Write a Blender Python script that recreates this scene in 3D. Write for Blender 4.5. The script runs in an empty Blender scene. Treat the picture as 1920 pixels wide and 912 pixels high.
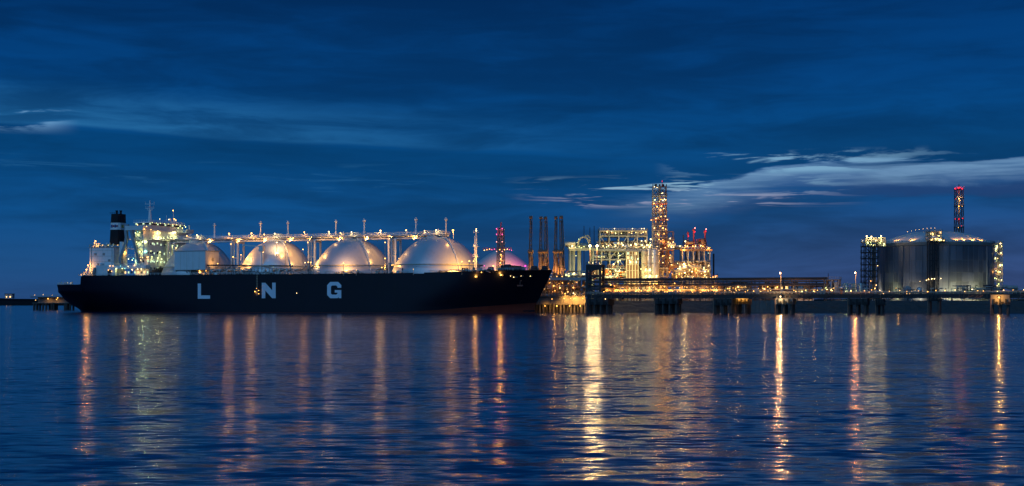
import bpy, bmesh, math, random
from mathutils import Vector, Matrix, Euler
from math import radians as R, sin, cos, pi, sqrt

# ------------------------------------------------------------------ camera, sky, sun, exposure
sc = bpy.context.scene
C = sc.collection
F, HZ, CAMH = 2600.0, 566.0, 5.75          # focal length in photo pixels, horizon row, eye height above water

cam_d = bpy.data.cameras.new('camera')
cam_d.sensor_width = 36.0
cam_d.lens = 36.0 * F / 1920.0
cam_d.shift_y = (HZ - 456.0) / 1920.0
cam_d.clip_start = 0.5
cam_d.clip_end = 80000.0
cam = bpy.data.objects.new('camera', cam_d)
C.objects.link(cam)
cam.location = (0, 0, CAMH)
cam.rotation_euler = (R(90), 0, 0)
sc.camera = cam

SUN_EL, SUN_AZ = 32.0, 205.0               # soft light of the open blue hour sky behind the viewer
sun_d = bpy.data.lights.new('sun', 'SUN')
sun_d.energy = 0.9
sun_d.angle = R(70)
sun_d.color = (0.20, 0.54, 1.0)
sun = bpy.data.objects.new('sun', sun_d)
C.objects.link(sun)
sd = Vector((sin(R(SUN_AZ)) * cos(R(SUN_EL)), cos(R(SUN_AZ)) * cos(R(SUN_EL)), sin(R(SUN_EL))))
sun.rotation_euler = sd.to_track_quat('Z', 'Y').to_euler()

sc.view_settings.view_transform = 'Standard'
sc.view_settings.look = 'None'
sc.view_settings.gamma = 1.0
sc.view_settings.exposure = 0.0
sc.view_settings.use_curve_mapping = False
sc.render.engine = 'CYCLES'
sc.cycles.use_denoising = True
sc.cycles.use_adaptive_sampling = False
sc.cycles.light_sampling_threshold = 0.03
sc.cycles.max_bounces = 4
sc.cycles.diffuse_bounces = 2
sc.cycles.glossy_bounces = 2
sc.cycles.transmission_bounces = 2
sc.cycles.sample_clamp_indirect = 0.9
sc.cycles.caustics_reflective = False
sc.cycles.caustics_refractive = False


def lin(r, g, b):
    f = lambda v: (v / 255 / 12.92) if v / 255 <= 0.04045 else ((v / 255 + 0.055) / 1.055) ** 2.4
    return (f(r), f(g), f(b), 1.0)


class NT:
    """small node helper: every call returns an output socket"""
    def __init__(self, tree):
        self.t = tree
        self.n = tree.nodes
        self.l = tree.links

    def put(self, sock, v):
        if hasattr(v, 'is_output'):
            self.l.new(v, sock)
        else:
            sock.default_value = v

    def m(self, op, a, b=0.0, c=0.0, clamp=False):
        nd = self.n.new('ShaderNodeMath')
        nd.operation = op
        nd.use_clamp = clamp
        for i, v in enumerate((a, b, c)):
            self.put(nd.inputs[i], v)
        return nd.outputs[0]

    def mix(self, f, a, b, mode='MIX'):
        nd = self.n.new('ShaderNodeMix')
        nd.data_type = 'RGBA'
        nd.blend_type = mode
        self.put(nd.inputs[0], f)
        self.put(nd.inputs[6], a)
        self.put(nd.inputs[7], b)
        return nd.outputs[2]

    def smooth(self, v, a, b):
        nd = self.n.new('ShaderNodeMapRange')
        nd.interpolation_type = 'SMOOTHSTEP'
        self.put(nd.inputs[0], v)
        self.put(nd.inputs[1], a)
        self.put(nd.inputs[2], b)
        return nd.outputs[0]

    def noise(self, vec, scale, detail=4.0, rough=0.55, dist=0.0):
        nd = self.n.new('ShaderNodeTexNoise')
        self.l.new(vec, nd.inputs['Vector'])
        nd.inputs['Scale'].default_value = scale
        nd.inputs['Detail'].default_value = detail
        nd.inputs['Roughness'].default_value = rough
        nd.inputs['Distortion'].default_value = dist
        return nd.outputs['Fac']

    def vec(self, x, y, z):
        nd = self.n.new('ShaderNodeCombineXYZ')
        for i, v in enumerate((x, y, z)):
            self.put(nd.inputs[i], v)
        return nd.outputs[0]

    def ramp(self, f, stops):
        nd = self.n.new('ShaderNodeValToRGB')
        e = nd.color_ramp.elements
        while len(e) < len(stops):
            e.new(0.5)
        for el, (p, c) in zip(e, stops):
            el.position = p
            el.color = c
        self.put(nd.inputs[0], f)
        return nd.outputs[0]


world = bpy.data.worlds.new('World')
sc.world = world
world.use_nodes = True
w = NT(world.node_tree)
w.n.clear()
tc = w.n.new('ShaderNodeTexCoord')
sep = w.n.new('ShaderNodeSeparateXYZ')
w.l.new(tc.outputs['Generated'], sep.inputs[0])
dx, dy, dz = sep.outputs
az = w.m('ARCTAN2', dx, dy)                                    # 0 straight ahead, + to the right
el = w.m('DIVIDE', dz, w.m('SQRT', w.m('ADD', w.m('MULTIPLY', dx, dx), w.m('ADD', w.m('MULTIPLY', dy, dy), 1e-6))))
elc = w.m('MAXIMUM', el, 0.0)
sky = w.n.new('ShaderNodeTexSky')
sky.sky_type = 'NISHITA'
sky.sun_disc = False
sky.sun_elevation = R(SUN_EL)
sky.sun_rotation = R(SUN_AZ)
base = w.ramp(elc, [(0.0, lin(34, 68, 116)), (0.025, lin(26, 73, 124)), (0.06, lin(10, 73, 129)), (0.11, lin(3, 70, 127)),
                    (0.16, lin(1, 61, 119)), (0.22, lin(0, 51, 106)), (0.5, lin(4, 58, 112)), (1.0, lin(12, 70, 128))])
# a touch of violet low down towards the set sun, at the right
viol = w.m('MULTIPLY', w.smooth(az, -0.08, 0.33), w.smooth(elc, 0.09, 0.005))
base = w.mix(w.m('MULTIPLY', viol, 0.65), base, lin(60, 76, 124))
# cloud field: broad soft banks, seamless round the horizon
cv = w.vec(w.m('MULTIPLY', dx, 2.6), w.m('MULTIPLY', dy, 2.6), w.m('MULTIPLY', dz, 17.0))
n1 = w.noise(cv, 1.0, 5.0, 0.52, 0.35)
cv2 = w.vec(w.m('MULTIPLY', dx, 11.0), w.m('MULTIPLY', dy, 11.0), w.m('MULTIPLY', dz, 70.0))
n2 = w.noise(cv2, 1.0, 6.0, 0.58, 0.5)
cv3 = w.vec(w.m('MULTIPLY', dx, 14.0), w.m('MULTIPLY', dy, 14.0), w.m('MULTIPLY', dz, 210.0))
n3 = w.noise(cv3, 1.0, 5.0, 0.58, 0.6)
soft = w.m('ADD', w.m('MULTIPLY', n1, 0.6), w.m('MULTIPLY', n2, 0.4))
shade = w.m('ADD', 0.69, w.m('MULTIPLY', w.smooth(soft, 0.38, 0.62), 0.46))
col = w.mix(1.0, base, w.vec(shade, shade, shade), 'MULTIPLY')
w1 = w.m('SUBTRACT', n1, 0.5)
w2 = w.m('SUBTRACT', n2, 0.5)
# paler band of thin cloud high on the left, with a crisp lower edge that sinks to the right
edge = w.m('ADD', w.m('ADD', w.m('MULTIPLY', az, -0.040), 0.1065), w.m('ADD', w.m('MULTIPLY', w1, 0.012), w.m('MULTIPLY', w2, 0.010)))
above = w.m('SUBTRACT', el, edge)
band = w.m('MULTIPLY', w.smooth(above, -0.0005, 0.003), w.smooth(above, 0.040, 0.004))
band = w.m('MULTIPLY', band, w.smooth(az, 0.16, -0.36))
band = w.m('MULTIPLY', band, w.m('ADD', 0.45, w.smooth(n2, 0.34, 0.66)))
col = w.mix(w.m('MULTIPLY', band, 0.72, clamp=True), col, lin(34, 102, 156))
bank = w.m('MULTIPLY', w.smooth(above, 0.0, -0.003), w.smooth(above, -0.05, -0.012))
bank = w.m('MULTIPLY', bank, w.smooth(az, 0.2, 0.0))
col = w.mix(w.m('MULTIPLY', bank, 0.45), col, lin(0, 56, 102))
# thin pale wisps in that bank
wisp = w.m('MULTIPLY', w.smooth(n3, 0.56, 0.72), w.m('MULTIPLY', w.smooth(el, 0.07, 0.085), w.smooth(el, 0.105, 0.09)))
col = w.mix(w.m('MULTIPLY', wisp, w.m('MULTIPLY', w.smooth(az, 0.1, -0.1), 0.30)), col, lin(46, 112, 162))
# small bright rents at the far left
rent = w.m('MULTIPLY', w.smooth(w.m('ABSOLUTE', w.m('ADD', az, 0.345)), 0.045, 0.01), w.smooth(w.m('ABSOLUTE', w.m('SUBTRACT', el, 0.129)), 0.016, 0.003))
rent = w.m('MULTIPLY', rent, w.smooth(n2, 0.47, 0.57))
col = w.mix(w.m('MULTIPLY', rent, 0.95, clamp=True), col, lin(120, 170, 212))
# dark heavy bank over the afterglow gap at the right
gtop = w.m('ADD', 0.074, w.m('MULTIPLY', w.smooth(az, 0.085, 0.215), 0.0235))
gtop = w.m('ADD', gtop, w.m('ADD', w.m('MULTIPLY', w2, 0.024), w.m('MULTIPLY', w1, 0.012)))
gd = w.m('SUBTRACT', el, gtop)
over = w.m('MULTIPLY', w.m('MULTIPLY', w.smooth(gd, -0.001, 0.002), w.smooth(gd, 0.03, 0.004)), w.smooth(az, 0.02, 0.2))
col = w.mix(w.m('MULTIPLY', over, 0.55), col, lin(4, 56, 100))
gap = w.m('MULTIPLY', w.smooth(gd, 0.0012, -0.0018), w.smooth(gd, -0.027, -0.005))
gap = w.m('MULTIPLY', gap, w.smooth(az, 0.05, 0.17))
gcol = w.mix(w.smooth(gd, -0.022, -0.004), lin(74, 100, 148), lin(112, 152, 190))
col = w.mix(w.m('MULTIPLY', gap, w.m('ADD', 0.34, w.m('MULTIPLY', w.smooth(n3, 0.3, 0.65), 0.5)), clamp=True), col, gcol)
# dark bar of cloud across its foot
bar = w.m('MULTIPLY', w.smooth(w.m('ABSOLUTE', w.m('SUBTRACT', el, w.m('ADD', 0.0765, w.m('MULTIPLY', w2, 0.02)))), 0.0055, 0.001), w.smooth(az, 0.2, 0.28))
col = w.mix(w.m('MULTIPLY', bar, 0.75), col, lin(30, 62, 112))
# torn bright puffs at its left end and long thin streaks below
puff = w.m('MULTIPLY', w.m('MULTIPLY', w.smooth(el, 0.089, 0.094), w.smooth(el, 0.109, 0.103)), w.m('MULTIPLY', w.smooth(az, 0.10, 0.15), w.smooth(az, 0.34, 0.2)))
puff = w.m('MULTIPLY', puff, w.smooth(n2, 0.52, 0.60))
col = w.mix(w.m('MULTIPLY', puff, 0.8, clamp=True), col, lin(128, 176, 208))
stm = w.m('MULTIPLY', w.m('MULTIPLY', w.smooth(el, 0.066, 0.071), w.smooth(el, 0.092, 0.084)), w.m('MULTIPLY', w.smooth(az, -0.01, 0.07), w.smooth(az, 0.26, 0.16)))
st = w.m('MULTIPLY', stm, w.smooth(n3, 0.53, 0.62))
scol = w.mix(w.smooth(el, 0.074, 0.084), lin(140, 146, 176), lin(140, 184, 210))
col = w.mix(w.m('MULTIPLY', st, 0.85, clamp=True), col, scol)
# below the horizon
col = w.mix(w.smooth(el, 0.0, -0.02), col, lin(6, 26, 54))
add = w.mix(0.0003, col, sky.outputs[0], 'ADD')
bg = w.n.new('ShaderNodeBackground')
w.l.new(add, bg.inputs[0])
bg.inputs[1].default_value = 1.0
wo = w.n.new('ShaderNodeOutputWorld')
w.l.new(bg.outputs[0], wo.inputs[0])

# ------------------------------------------------------------------ materials
M = {}


def mat(name, colr, rough=0.6, metal=0.0, vary=0.25, scale=0.35, streak=0.0, stain=(0.06, 0.04, 0.03), spec=0.4, piece=0.08):
    m_ = bpy.data.materials.new(name)
    m_.use_nodes = True
    n = NT(m_.node_tree)
    b = n.n['Principled BSDF']
    g = n.n.new('ShaderNodeNewGeometry')
    nz = n.noise(g.outputs['Position'], scale, 5.0, 0.6)
    k = n.m('ADD', 1.0 - vary, n.m('MULTIPLY', nz, 2 * vary))
    cc = n.mix(1.0, (*colr, 1.0), n.vec(k, k, k), 'MULTIPLY')
    if streak > 0:
        mp = n.n.new('ShaderNodeMapping')
        mp.inputs['Scale'].default_value = (0.8, 0.8, 0.05)
        n.l.new(g.outputs['Position'], mp.inputs[0])
        s2 = n.noise(mp.outputs[0], 1.0, 6.0, 0.65)
        cc = n.mix(n.m('MULTIPLY', n.smooth(s2, 0.5, 0.75), streak), cc, (*stain, 1.0))
    oi = n.n.new('ShaderNodeObjectInfo')
    ko = n.m('ADD', 1.0 - piece, n.m('MULTIPLY', oi.outputs['Random'], 2 * piece))
    cc = n.mix(1.0, cc, n.vec(ko, ko, ko), 'MULTIPLY')
    n.l.new(cc, b.inputs['Base Color'])
    b.inputs['Roughness'].default_value = rough
    b.inputs['Metallic'].default_value = metal
    b.inputs['Specular IOR Level'].default_value = spec
    M[name] = m_
    return m_


mat('hull_navy', (0.0025, 0.0038, 0.0105), 0.42, vary=0.5, scale=0.10, streak=0.55, stain=(0.009, 0.0075, 0.009), spec=0.25)
mat('boot_red', (0.15, 0.030, 0.018), 0.65, vary=0.3, spec=0.2)  # red paint, lightened to stand for lamplight at the bow
mat('letter_white', (0.72, 0.74, 0.78), 0.6, vary=0.1, scale=0.6, streak=0.12, stain=(0.3, 0.32, 0.36))
mat('white_paint', (0.72, 0.72, 0.70), 0.5, vary=0.1, streak=0.22, stain=(0.34, 0.27, 0.20))
mat('tank_white', (0.58, 0.58, 0.58), 0.33, metal=0.3, vary=0.14, scale=0.10, streak=0.36, stain=(0.45, 0.41, 0.37), spec=0.5)
mat('deck_green', (0.07, 0.09, 0.07), 0.7)
mat('funnel_black', (0.010, 0.010, 0.012), 0.5, spec=0.25)
mat('emblem_red', (0.30, 0.04, 0.04), 0.5)
mat('emblem_yellow', (0.55, 0.42, 0.10), 0.5)
mat('emblem_blue', (0.03, 0.05, 0.20), 0.5)
mat('steel_grey', (0.30, 0.29, 0.27), 0.5, vary=0.3, streak=0.25)
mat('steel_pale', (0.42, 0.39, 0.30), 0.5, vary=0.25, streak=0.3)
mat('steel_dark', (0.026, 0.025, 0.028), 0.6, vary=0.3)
mat('rust_brown', (0.17, 0.10, 0.065), 0.6, vary=0.4, streak=0.4)
mat('pipe_silver', (0.50, 0.49, 0.46), 0.32, metal=0.6, vary=0.2)
mat('red_paint', (0.42, 0.04, 0.04), 0.5)
mat('orange_paint', (0.62, 0.17, 0.03), 0.5)
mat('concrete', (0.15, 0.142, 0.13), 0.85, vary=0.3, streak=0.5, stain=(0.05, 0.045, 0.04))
mat('concrete_tank', (0.10, 0.104, 0.125), 0.42, vary=0.25, scale=0.09, streak=0.75, stain=(0.038, 0.036, 0.043), piece=0.3)
mat('dome_grey', (0.56, 0.53, 0.50), 0.5, vary=0.15, scale=0.12, streak=0.2, stain=(0.25, 0.22, 0.2))
mat('concrete_unlit', (0.036, 0.035, 0.036), 0.8, vary=0.35, streak=0.5, stain=(0.025, 0.024, 0.022))  # darker copy of the concrete, its lack of lamplight put into the colour
mat('wet_pile', (0.05, 0.045, 0.04), 0.6, vary=0.4, streak=0.4)
mat('rock', (0.05, 0.047, 0.045), 0.9, vary=0.5, scale=0.8)
mat('earth', (0.09, 0.085, 0.075), 0.9, vary=0.4, scale=0.08)
mat('far_land', (0.012, 0.016, 0.018), 1.0, vary=0.4, scale=0.02, spec=0.0)
mat('rubber', (0.012, 0.012, 0.012), 0.8)
mat('glass_dark', (0.01, 0.015, 0.02), 0.12, vary=0.0, spec=0.6)
mat('grey_cladding', (0.30, 0.32, 0.34), 0.6, vary=0.2, streak=0.2)


def emit(name, colr, strength):
    m_ = bpy.data.materials.new(name)
    m_.use_nodes = True
    n = m_.node_tree
    n.nodes.clear()
    e = n.nodes.new('ShaderNodeEmission')
    e.inputs[0].default_value = (*colr, 1)
    e.inputs[1].default_value = strength
    o = n.nodes.new('ShaderNodeOutputMaterial')
    n.links.new(e.outputs[0], o.inputs[0])
    M[name] = m_


# lamps: colour, glow of the bulb, watts for a bulb of 0.3 m radius
LAMP = {'amber': ((1.0, 0.43, 0.075), 9.0, 420), 'warm': ((1.0, 0.54, 0.17), 9.0, 400), 'white': ((1.0, 0.72, 0.29), 8.0, 330),
        'green': ((0.92, 1.0, 0.36), 6.0, 260), 'teal': ((0.36, 1.0, 0.85), 3.5, 110), 'red': ((1.0, 0.015, 0.03), 5.0, 70),
        'red_pale': ((1.0, 0.32, 0.25), 6.0, 60), 'magenta_lamp': ((1.0, 0.08, 0.30), 5.0, 50), 'magenta': ((1.0, 0.05, 0.42), 5.0, 3000),
        'flood_amber': ((1.0, 0.46, 0.085), 8.0, 2400), 'flood_orange': ((1.0, 0.42, 0.12), 30.0, 1100), 'flood_white': ((1.0, 0.66, 0.30), 8.0, 1500),
        'flood_green': ((0.95, 0.95, 0.36), 8.0, 2400), 'flood_pale': ((1.0, 0.90, 0.62), 8.0, 2400), 'flood_bright': ((1.0, 0.64, 0.26), 30.0, 1300)}
LIGHT = {}
for k_, (c_, e_, p_) in LAMP.items():
    emit(k_, c_, e_)
    M[k_].cycles.emission_sampling = 'NONE'          # the lamp's light comes from the light just under its bulb
emit('window_green', (0.75, 1.0, 0.62), 1.1)
emit('window_warm', (1.0, 0.60, 0.22), 2.2)

# water
wm = bpy.data.materials.new('sea_water')
wm.use_nodes = True
n = NT(wm.node_tree)
b = n.n['Principled BSDF']
g = n.n.new('ShaderNodeNewGeometry')
b.inputs['Base Color'].default_value = (0.002, 0.026, 0.078, 1)
b.inputs['Roughness'].default_value = 0.135
b.inputs['IOR'].default_value = 1.333


def mapped(sx, sy, rot=0.0):
    mp = n.n.new('ShaderNodeMapping')
    mp.inputs['Scale'].default_value = (sx, sy, 1)
    mp.inputs['Rotation'].default_value = (0, 0, rot)
    n.l.new(g.outputs['Position'], mp.inputs[0])
    return mp.outputs[0]


def slopes(vec, detail, dist):
    """wave slopes in x and y as two channels of a noise field"""
    nd = n.n.new('ShaderNodeTexNoise')
    n.l.new(vec, nd.inputs['Vector'])
    nd.inputs['Scale'].default_value = 1.0
    nd.inputs['Detail'].default_value = detail
    nd.inputs['Roughness'].default_value = 0.5
    nd.inputs['Distortion'].default_value = dist
    sp = n.n.new('ShaderNodeSeparateXYZ')
    n.l.new(nd.outputs['Color'], sp.inputs[0])
    return n.m('SUBTRACT', sp.outputs[0], 0.5), n.m('SUBTRACT', sp.outputs[1], 0.5)


patch = n.smooth(n.noise(mapped(0.012, 0.03, 0.3), 1.0, 3.0, 0.5, 0.6), 0.35, 0.65)
kp = n.m('ADD', 0.55, n.m('MULTIPLY', patch, 0.75))           # calm and ruffled patches
swx, swy = slopes(mapped(0.18, 0.42, 0.10), 2.0, 0.5)
chx, chy = slopes(mapped(0.5, 1.2, -0.08), 2.0, 0.5)
rpx, rpy = slopes(mapped(0.9, 2.4, 0.05), 1.0, 0.2)
sx = n.m('ADD', n.m('MULTIPLY', swx, 0.13), n.m('MULTIPLY', kp, n.m('ADD', n.m('MULTIPLY', chx, 0.20), n.m('MULTIPLY', rpx, 0.10))))
sy = n.m('ADD', n.m('MULTIPLY', swy, 0.155), n.m('MULTIPLY', kp, n.m('ADD', n.m('MULTIPLY', chy, 0.36), n.m('MULTIPLY', rpy, 0.18))))
nv = n.n.new('ShaderNodeVectorMath')
nv.operation = 'NORMALIZE'
n.l.new(n.vec(sx, sy, 1.0), nv.inputs[0])
n.l.new(nv.outputs[0], b.inputs['Normal'])
M['sea_water'] = wm

# ------------------------------------------------------------------ geometry helpers
MESH = {}


def unit(kind, m_):
    key = (kind, m_)
    if key in MESH:
        return MESH[key]
    bm = bmesh.new()
    if kind == 'box':
        bmesh.ops.create_cube(bm, size=1.0)
    elif kind == 'ball':
        bmesh.ops.create_icosphere(bm, subdivisions=1, radius=1.0)
    elif kind == 'sphere':
        bmesh.ops.create_uvsphere(bm, u_segments=20, v_segments=12, radius=1.0)
    else:                                            # tubeN: radius 1, from z=0 to z=1
        k = int(kind[4:])
        bmesh.ops.create_cone(bm, cap_ends=True, segments=k, radius1=1.0, radius2=1.0, depth=1.0)
        bmesh.ops.translate(bm, verts=bm.verts, vec=(0, 0, 0.5))
    me = bpy.data.meshes.new(kind)
    if kind != 'box':
        for f in bm.faces:
            f.smooth = len(f.verts) <= 4
    bm.to_mesh(me)
    bm.free()
    me.materials.append(M[m_])
    MESH[key] = me
    return me


class Thing:
    """an Empty at the base of a thing; parts are given in the coordinates of its frame"""
    def __init__(self, name, label, cat, at=(0, 0, 0), group=None, rotz=0.0, local=False):
        o = bpy.data.objects.new(name, None)
        C.objects.link(o)
        o.location = at
        o.rotation_euler = (0, 0, rotz)
        o.empty_display_size = 1
        o['label'] = label
        o['category'] = cat
        if group:
            o['group'] = group
        self.o = o
        self.base = Vector((0, 0, 0)) if local else Vector(at)     # world-coordinate parts are shifted to the base

    def link(self, name, me, mw, under=None):
        ob = bpy.data.objects.new(name, me)
        C.objects.link(ob)
        if under is None:
            ob.parent = self.o
        else:
            ob.parent = under
            ob.matrix_parent_inverse = under.matrix_basis.inverted()
        ob.matrix_basis = mw
        return ob

    def box(self, name, m_, lo, hi, under=None):
        lo, hi = Vector(lo), Vector(hi)
        c = (lo + hi) / 2 - self.base
        s = [max(abs(a), 0.01) for a in (hi - lo)]
        return self.link(name, unit('box', m_), Matrix.Translation(c) @ Matrix.Diagonal((*s, 1)), under)

    def bar(self, name, m_, p0, p1, wd, ht=None, under=None):
        """rectangular beam from p0 to p1"""
        p0, p1 = Vector(p0), Vector(p1)
        d = p1 - p0
        q = d.to_track_quat('Z', 'Y').to_matrix().to_4x4()
        return self.link(name, unit('box', m_), Matrix.Translation((p0 + p1) / 2 - self.base) @ q @ Matrix.Diagonal((wd, ht or wd, d.length, 1)), under)

    def tube(self, name, m_, p0, p1, r, seg=8, under=None):
        p0, p1 = Vector(p0), Vector(p1)
        d = p1 - p0
        q = d.to_track_quat('Z', 'Y').to_matrix().to_4x4()
        return self.link(name, unit('tube%d' % seg, m_), Matrix.Translation(p0 - self.base) @ q @ Matrix.Diagonal((r, r, d.length, 1)), under)

    def lamp(self, kind, p, r=0.35, under=None, name='lamp', power=1.0, aim=None, glare=False):
        """a glowing bulb and, just under it, its light"""
        p = Vector(p)
        colr, e_, watts = LAMP[kind]
        if aim is None and not glare:            # hooded: turned down and in, away from the water
            aim = p + Vector((0.0, 0.62, -0.78))
        rb = r * (0.95 if not kind.startswith('flood') else 0.8)
        ob = self.link(name, unit('ball', kind), Matrix.Translation(p - self.base) @ Matrix.Diagonal((rb, rb, rb, 1)), under)
        if r >= 0.235 and power > 0:
            pw = round(watts * (r / 0.3) ** 2 * power / 20) * 20
            key = (kind, pw, aim is not None)
            if key not in LIGHT:
                ld = bpy.data.lights.new('lamp_light', 'SPOT' if aim is not None else 'POINT')
                ld.energy = pw
                ld.color = colr
                ld.shadow_soft_size = 0.22
                if aim is not None:                  # a hooded floodlight turned at what it lights
                    ld.spot_size = R(150)
                    ld.spot_blend = 0.7
                LIGHT[key] = ld
            lo = bpy.data.objects.new('lamp_light', LIGHT[key])
            C.objects.link(lo)
            lo.parent = self.o
            if aim is None:
                lo.location = p - self.base - Vector((0, rb + 0.45, 0.05))
            else:
                d = (Vector(aim) - p).normalized()
                lo.location = p - self.base + d * (rb + 0.35)
                lo.rotation_euler = d.to_track_quat('-Z', 'Y').to_euler()
        return ob

    def ball(self, name, m_, p, s, under=None):
        s = s if isinstance(s, tuple) else (s, s, s)
        return self.link(name, unit('sphere', m_), Matrix.Translation(Vector(p) - self.base) @ Matrix.Diagonal((*s, 1)), under)

    def mesh(self, name, m_, vs, fs, under=None, smooth=False):
        me = bpy.data.meshes.new(name)
        me.from_pydata([tuple(Vector(v) - self.base) for v in vs], [], fs)
        me.materials.append(M[m_])
        if smooth:
            for p in me.polygons:
                p.use_smooth = True
        me.validate()
        me.update()
        return self.link(name, me, Matrix.Identity(4), under)

    def lathe(self, name, m_, ctr, prof, seg=48, under=None, smooth=True, a0=0.0, a1=2 * pi):
        """prof: (radius, z) from the top down"""
        vs, fs = [], []
        full = abs(a1 - a0 - 2 * pi) < 1e-6
        nn = seg if full else seg + 1
        for r, z in prof:
            for i in range(nn):
                a = a0 + (a1 - a0) * i / seg
                vs.append((ctr[0] + r * cos(a), ctr[1] + r * sin(a), z))
        for j in range(len(prof) - 1):
            for i in range(seg):
                i2 = (i + 1) % nn
                fs.append((j * nn + i, (j + 1) * nn + i, (j + 1) * nn + i2, j * nn + i2))
        return self.mesh(name, m_, vs, fs, under, smooth)

    def pipe(self, name, m_, pts, r, seg=8, under=None):
        """one bent pipe through points"""
        vs, fs = [], []
        pts = [Vector(p) for p in pts]
        for i, p in enumerate(pts):
            d = (pts[min(i + 1, len(pts) - 1)] - pts[max(i - 1, 0)]).normalized()
            q = d.to_track_quat('Z', 'Y')
            for k in range(seg):
                a = 2 * pi * k / seg
                vs.append(p + q @ Vector((r * cos(a), r * sin(a), 0)))
        for i in range(len(pts) - 1):
            for k in range(seg):
                k2 = (k + 1) % seg
                fs.append((i * seg + k, i * seg + k2, (i + 1) * seg + k2, (i + 1) * seg + k))
        fs.append(tuple(range(seg - 1, -1, -1)))
        fs.append(tuple((len(pts) - 1) * seg + k for k in range(seg)))
        return self.mesh(name, m_, vs, fs, under, True)

    def railing(self, m_, pts, h=1.1, step=2.0, under=None, t=0.09, name='railing'):
        """posts and two rails along a polyline, one mesh"""
        vs, fs = [], []

        def seg(a, b2, w_):
            d = (b2 - a)
            q = d.to_track_quat('Z', 'Y')
            o = len(vs)
            for e in (a, b2):
                for sx, sy in ((-1, -1), (1, -1), (1, 1), (-1, 1)):
                    vs.append(e + q @ Vector((sx * w_ / 2, sy * w_ / 2, 0)))
            for k in range(4):
                fs.append((o + k, o + (k + 1) % 4, o + 4 + (k + 1) % 4, o + 4 + k))
        pts = [Vector(p) for p in pts]
        up = Vector((0, 0, 1))
        for a, b2 in zip(pts, pts[1:]):
            L = (b2 - a).length
            k = max(1, int(L / step))
            for i in range(k + 1):
                p = a.lerp(b2, i / k)
                seg(p, p + up * h, t)
            for hh in (0.55, 1.0):
                seg(a + up * h * hh, b2 + up * h * hh, t)
        return self.mesh(name, m_, vs, fs, under)


def structure(name, m_, vs, fs, smooth=False):
    me = bpy.data.meshes.new(name)
    me.from_pydata(vs, [], fs)
    me.materials.append(M[m_])
    for p in me.polygons:
        p.use_smooth = smooth
    me.update()
    o = bpy.data.objects.new(name, me)
    C.objects.link(o)
    o['kind'] = 'structure'
    return o


def P(px, py, Y):
    """the point seen at a photo pixel when it stands Y metres away"""
    return Vector(((px - 960) * Y / F, Y, CAMH + (HZ - py) * Y / F))


# frame shared by the ship and the jetty: s along the ship to the bow, c across (0 = the side facing us)
A = R(20.4)
O0 = Vector(((107 - 960) / F * 760.0, 760.0, 0))
E1 = Vector((cos(A), -sin(A), 0))
E2 = Vector((sin(A), cos(A), 0))


def SL(px, py, c):
    u = (px - 960) / F
    s = -((O0.x - u * O0.y) + c * (E2.x - u * E2.y)) / (E1.x - u * E1.y)
    Y = O0.y + s * E1.y + c * E2.y
    return Vector((s, c, CAMH + (HZ - py) * Y / F))


def S(px, c):
    return SL(px, 500, c).x


def W(s, c, z):
    v = O0 + E1 * s + E2 * c
    return Vector((v.x, v.y, z))


# ------------------------------------------------------------------ setting: water, land
structure('sea_water', 'sea_water', [(-30000, -300, 0), (30000, -300, 0), (30000, 40000, 0), (-30000, 40000, 0)], [(0, 1, 2, 3)])


def ridge(name, m_, x0, x1, y0, depth, hfun, step, sl=1.0, z0=-1.5):
    vs, fs = [], []
    k = int((x1 - x0) / step)
    for i in range(k + 1):
        x = x0 + (x1 - x0) * i / k
        h = hfun(x)
        vs += [(x, y0 + random.uniform(-2, 2), z0), (x, y0 + h * sl, h), (x, y0 + depth, h), (x, y0 + depth + h * sl, z0)]
    for i in range(k):
        for j in range(3):
            a = i * 4 + j
            fs.append((a, a + 4, a + 5, a + 1))
    return structure(name, m_, vs, fs)


random.seed(3)
ridge('far_shore', 'far_land', -2600, 2600, 2120, 500, lambda x: 9.5 + 2.5 * sin(x * 0.011) + 1.5 * sin(x * 0.037 + 1) + random.uniform(-0.6, 0.6), 18, 2.0)

# plant ground: a low reclaimed platform with a sloped rock face towards the water
GZ = 6.2
gx = [-140, -60, 0, 30, 60, 120, 200, 300, 420, 700, 1400]
gy0 = [905, 850, 812, 792, 776, 752, 724, 700, 690, 690, 690]
vs, fs = [], []
for x, y in zip(gx, gy0):
    vs += [(x, y, GZ), (x, 1900, GZ)]
for i in range(len(gx) - 1):
    fs.append((2 * i, 2 * i + 2, 2 * i + 3, 2 * i + 1))
structure('plant_ground', 'earth', vs, fs)
vs, fs = [], []
NSL = 7
pts_x = []
for i in range(len(gx) - 1):
    kk = max(2, int((gx[i + 1] - gx[i]) / 3.0))
    for q in range(kk):
        t = q / kk
        pts_x.append((gx[i] + (gx[i + 1] - gx[i]) * t, gy0[i] + (gy0[i + 1] - gy0[i]) * t))
pts_x.append((gx[-1], gy0[-1]))
for x, y in pts_x:
    for j in range(NSL + 1):
        t = j / NSL
        jit = 0.0 if j == 0 else 0.45
        vs.append((x + random.uniform(-jit, jit), y - 13 * t + random.uniform(-jit, jit) * 2, GZ + 0.05 - (GZ + 1.5) * t + random.uniform(-jit, jit)))
for i in range(len(pts_x) - 1):
    for j in range(NSL):
        a = i * (NSL + 1) + j
        fs.append((a, a + 1, a + NSL + 2, a + NSL + 1))
structure('rock_embankment', 'rock', vs, fs)
# ------------------------------------------------------------------ the gas carrier
ship = Thing('gas_carrier_ship', 'long navy hulled gas carrier with four white domed tanks and LNG lettering', 'ship', at=tuple(O0), rotz=-A, local=True)


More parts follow.
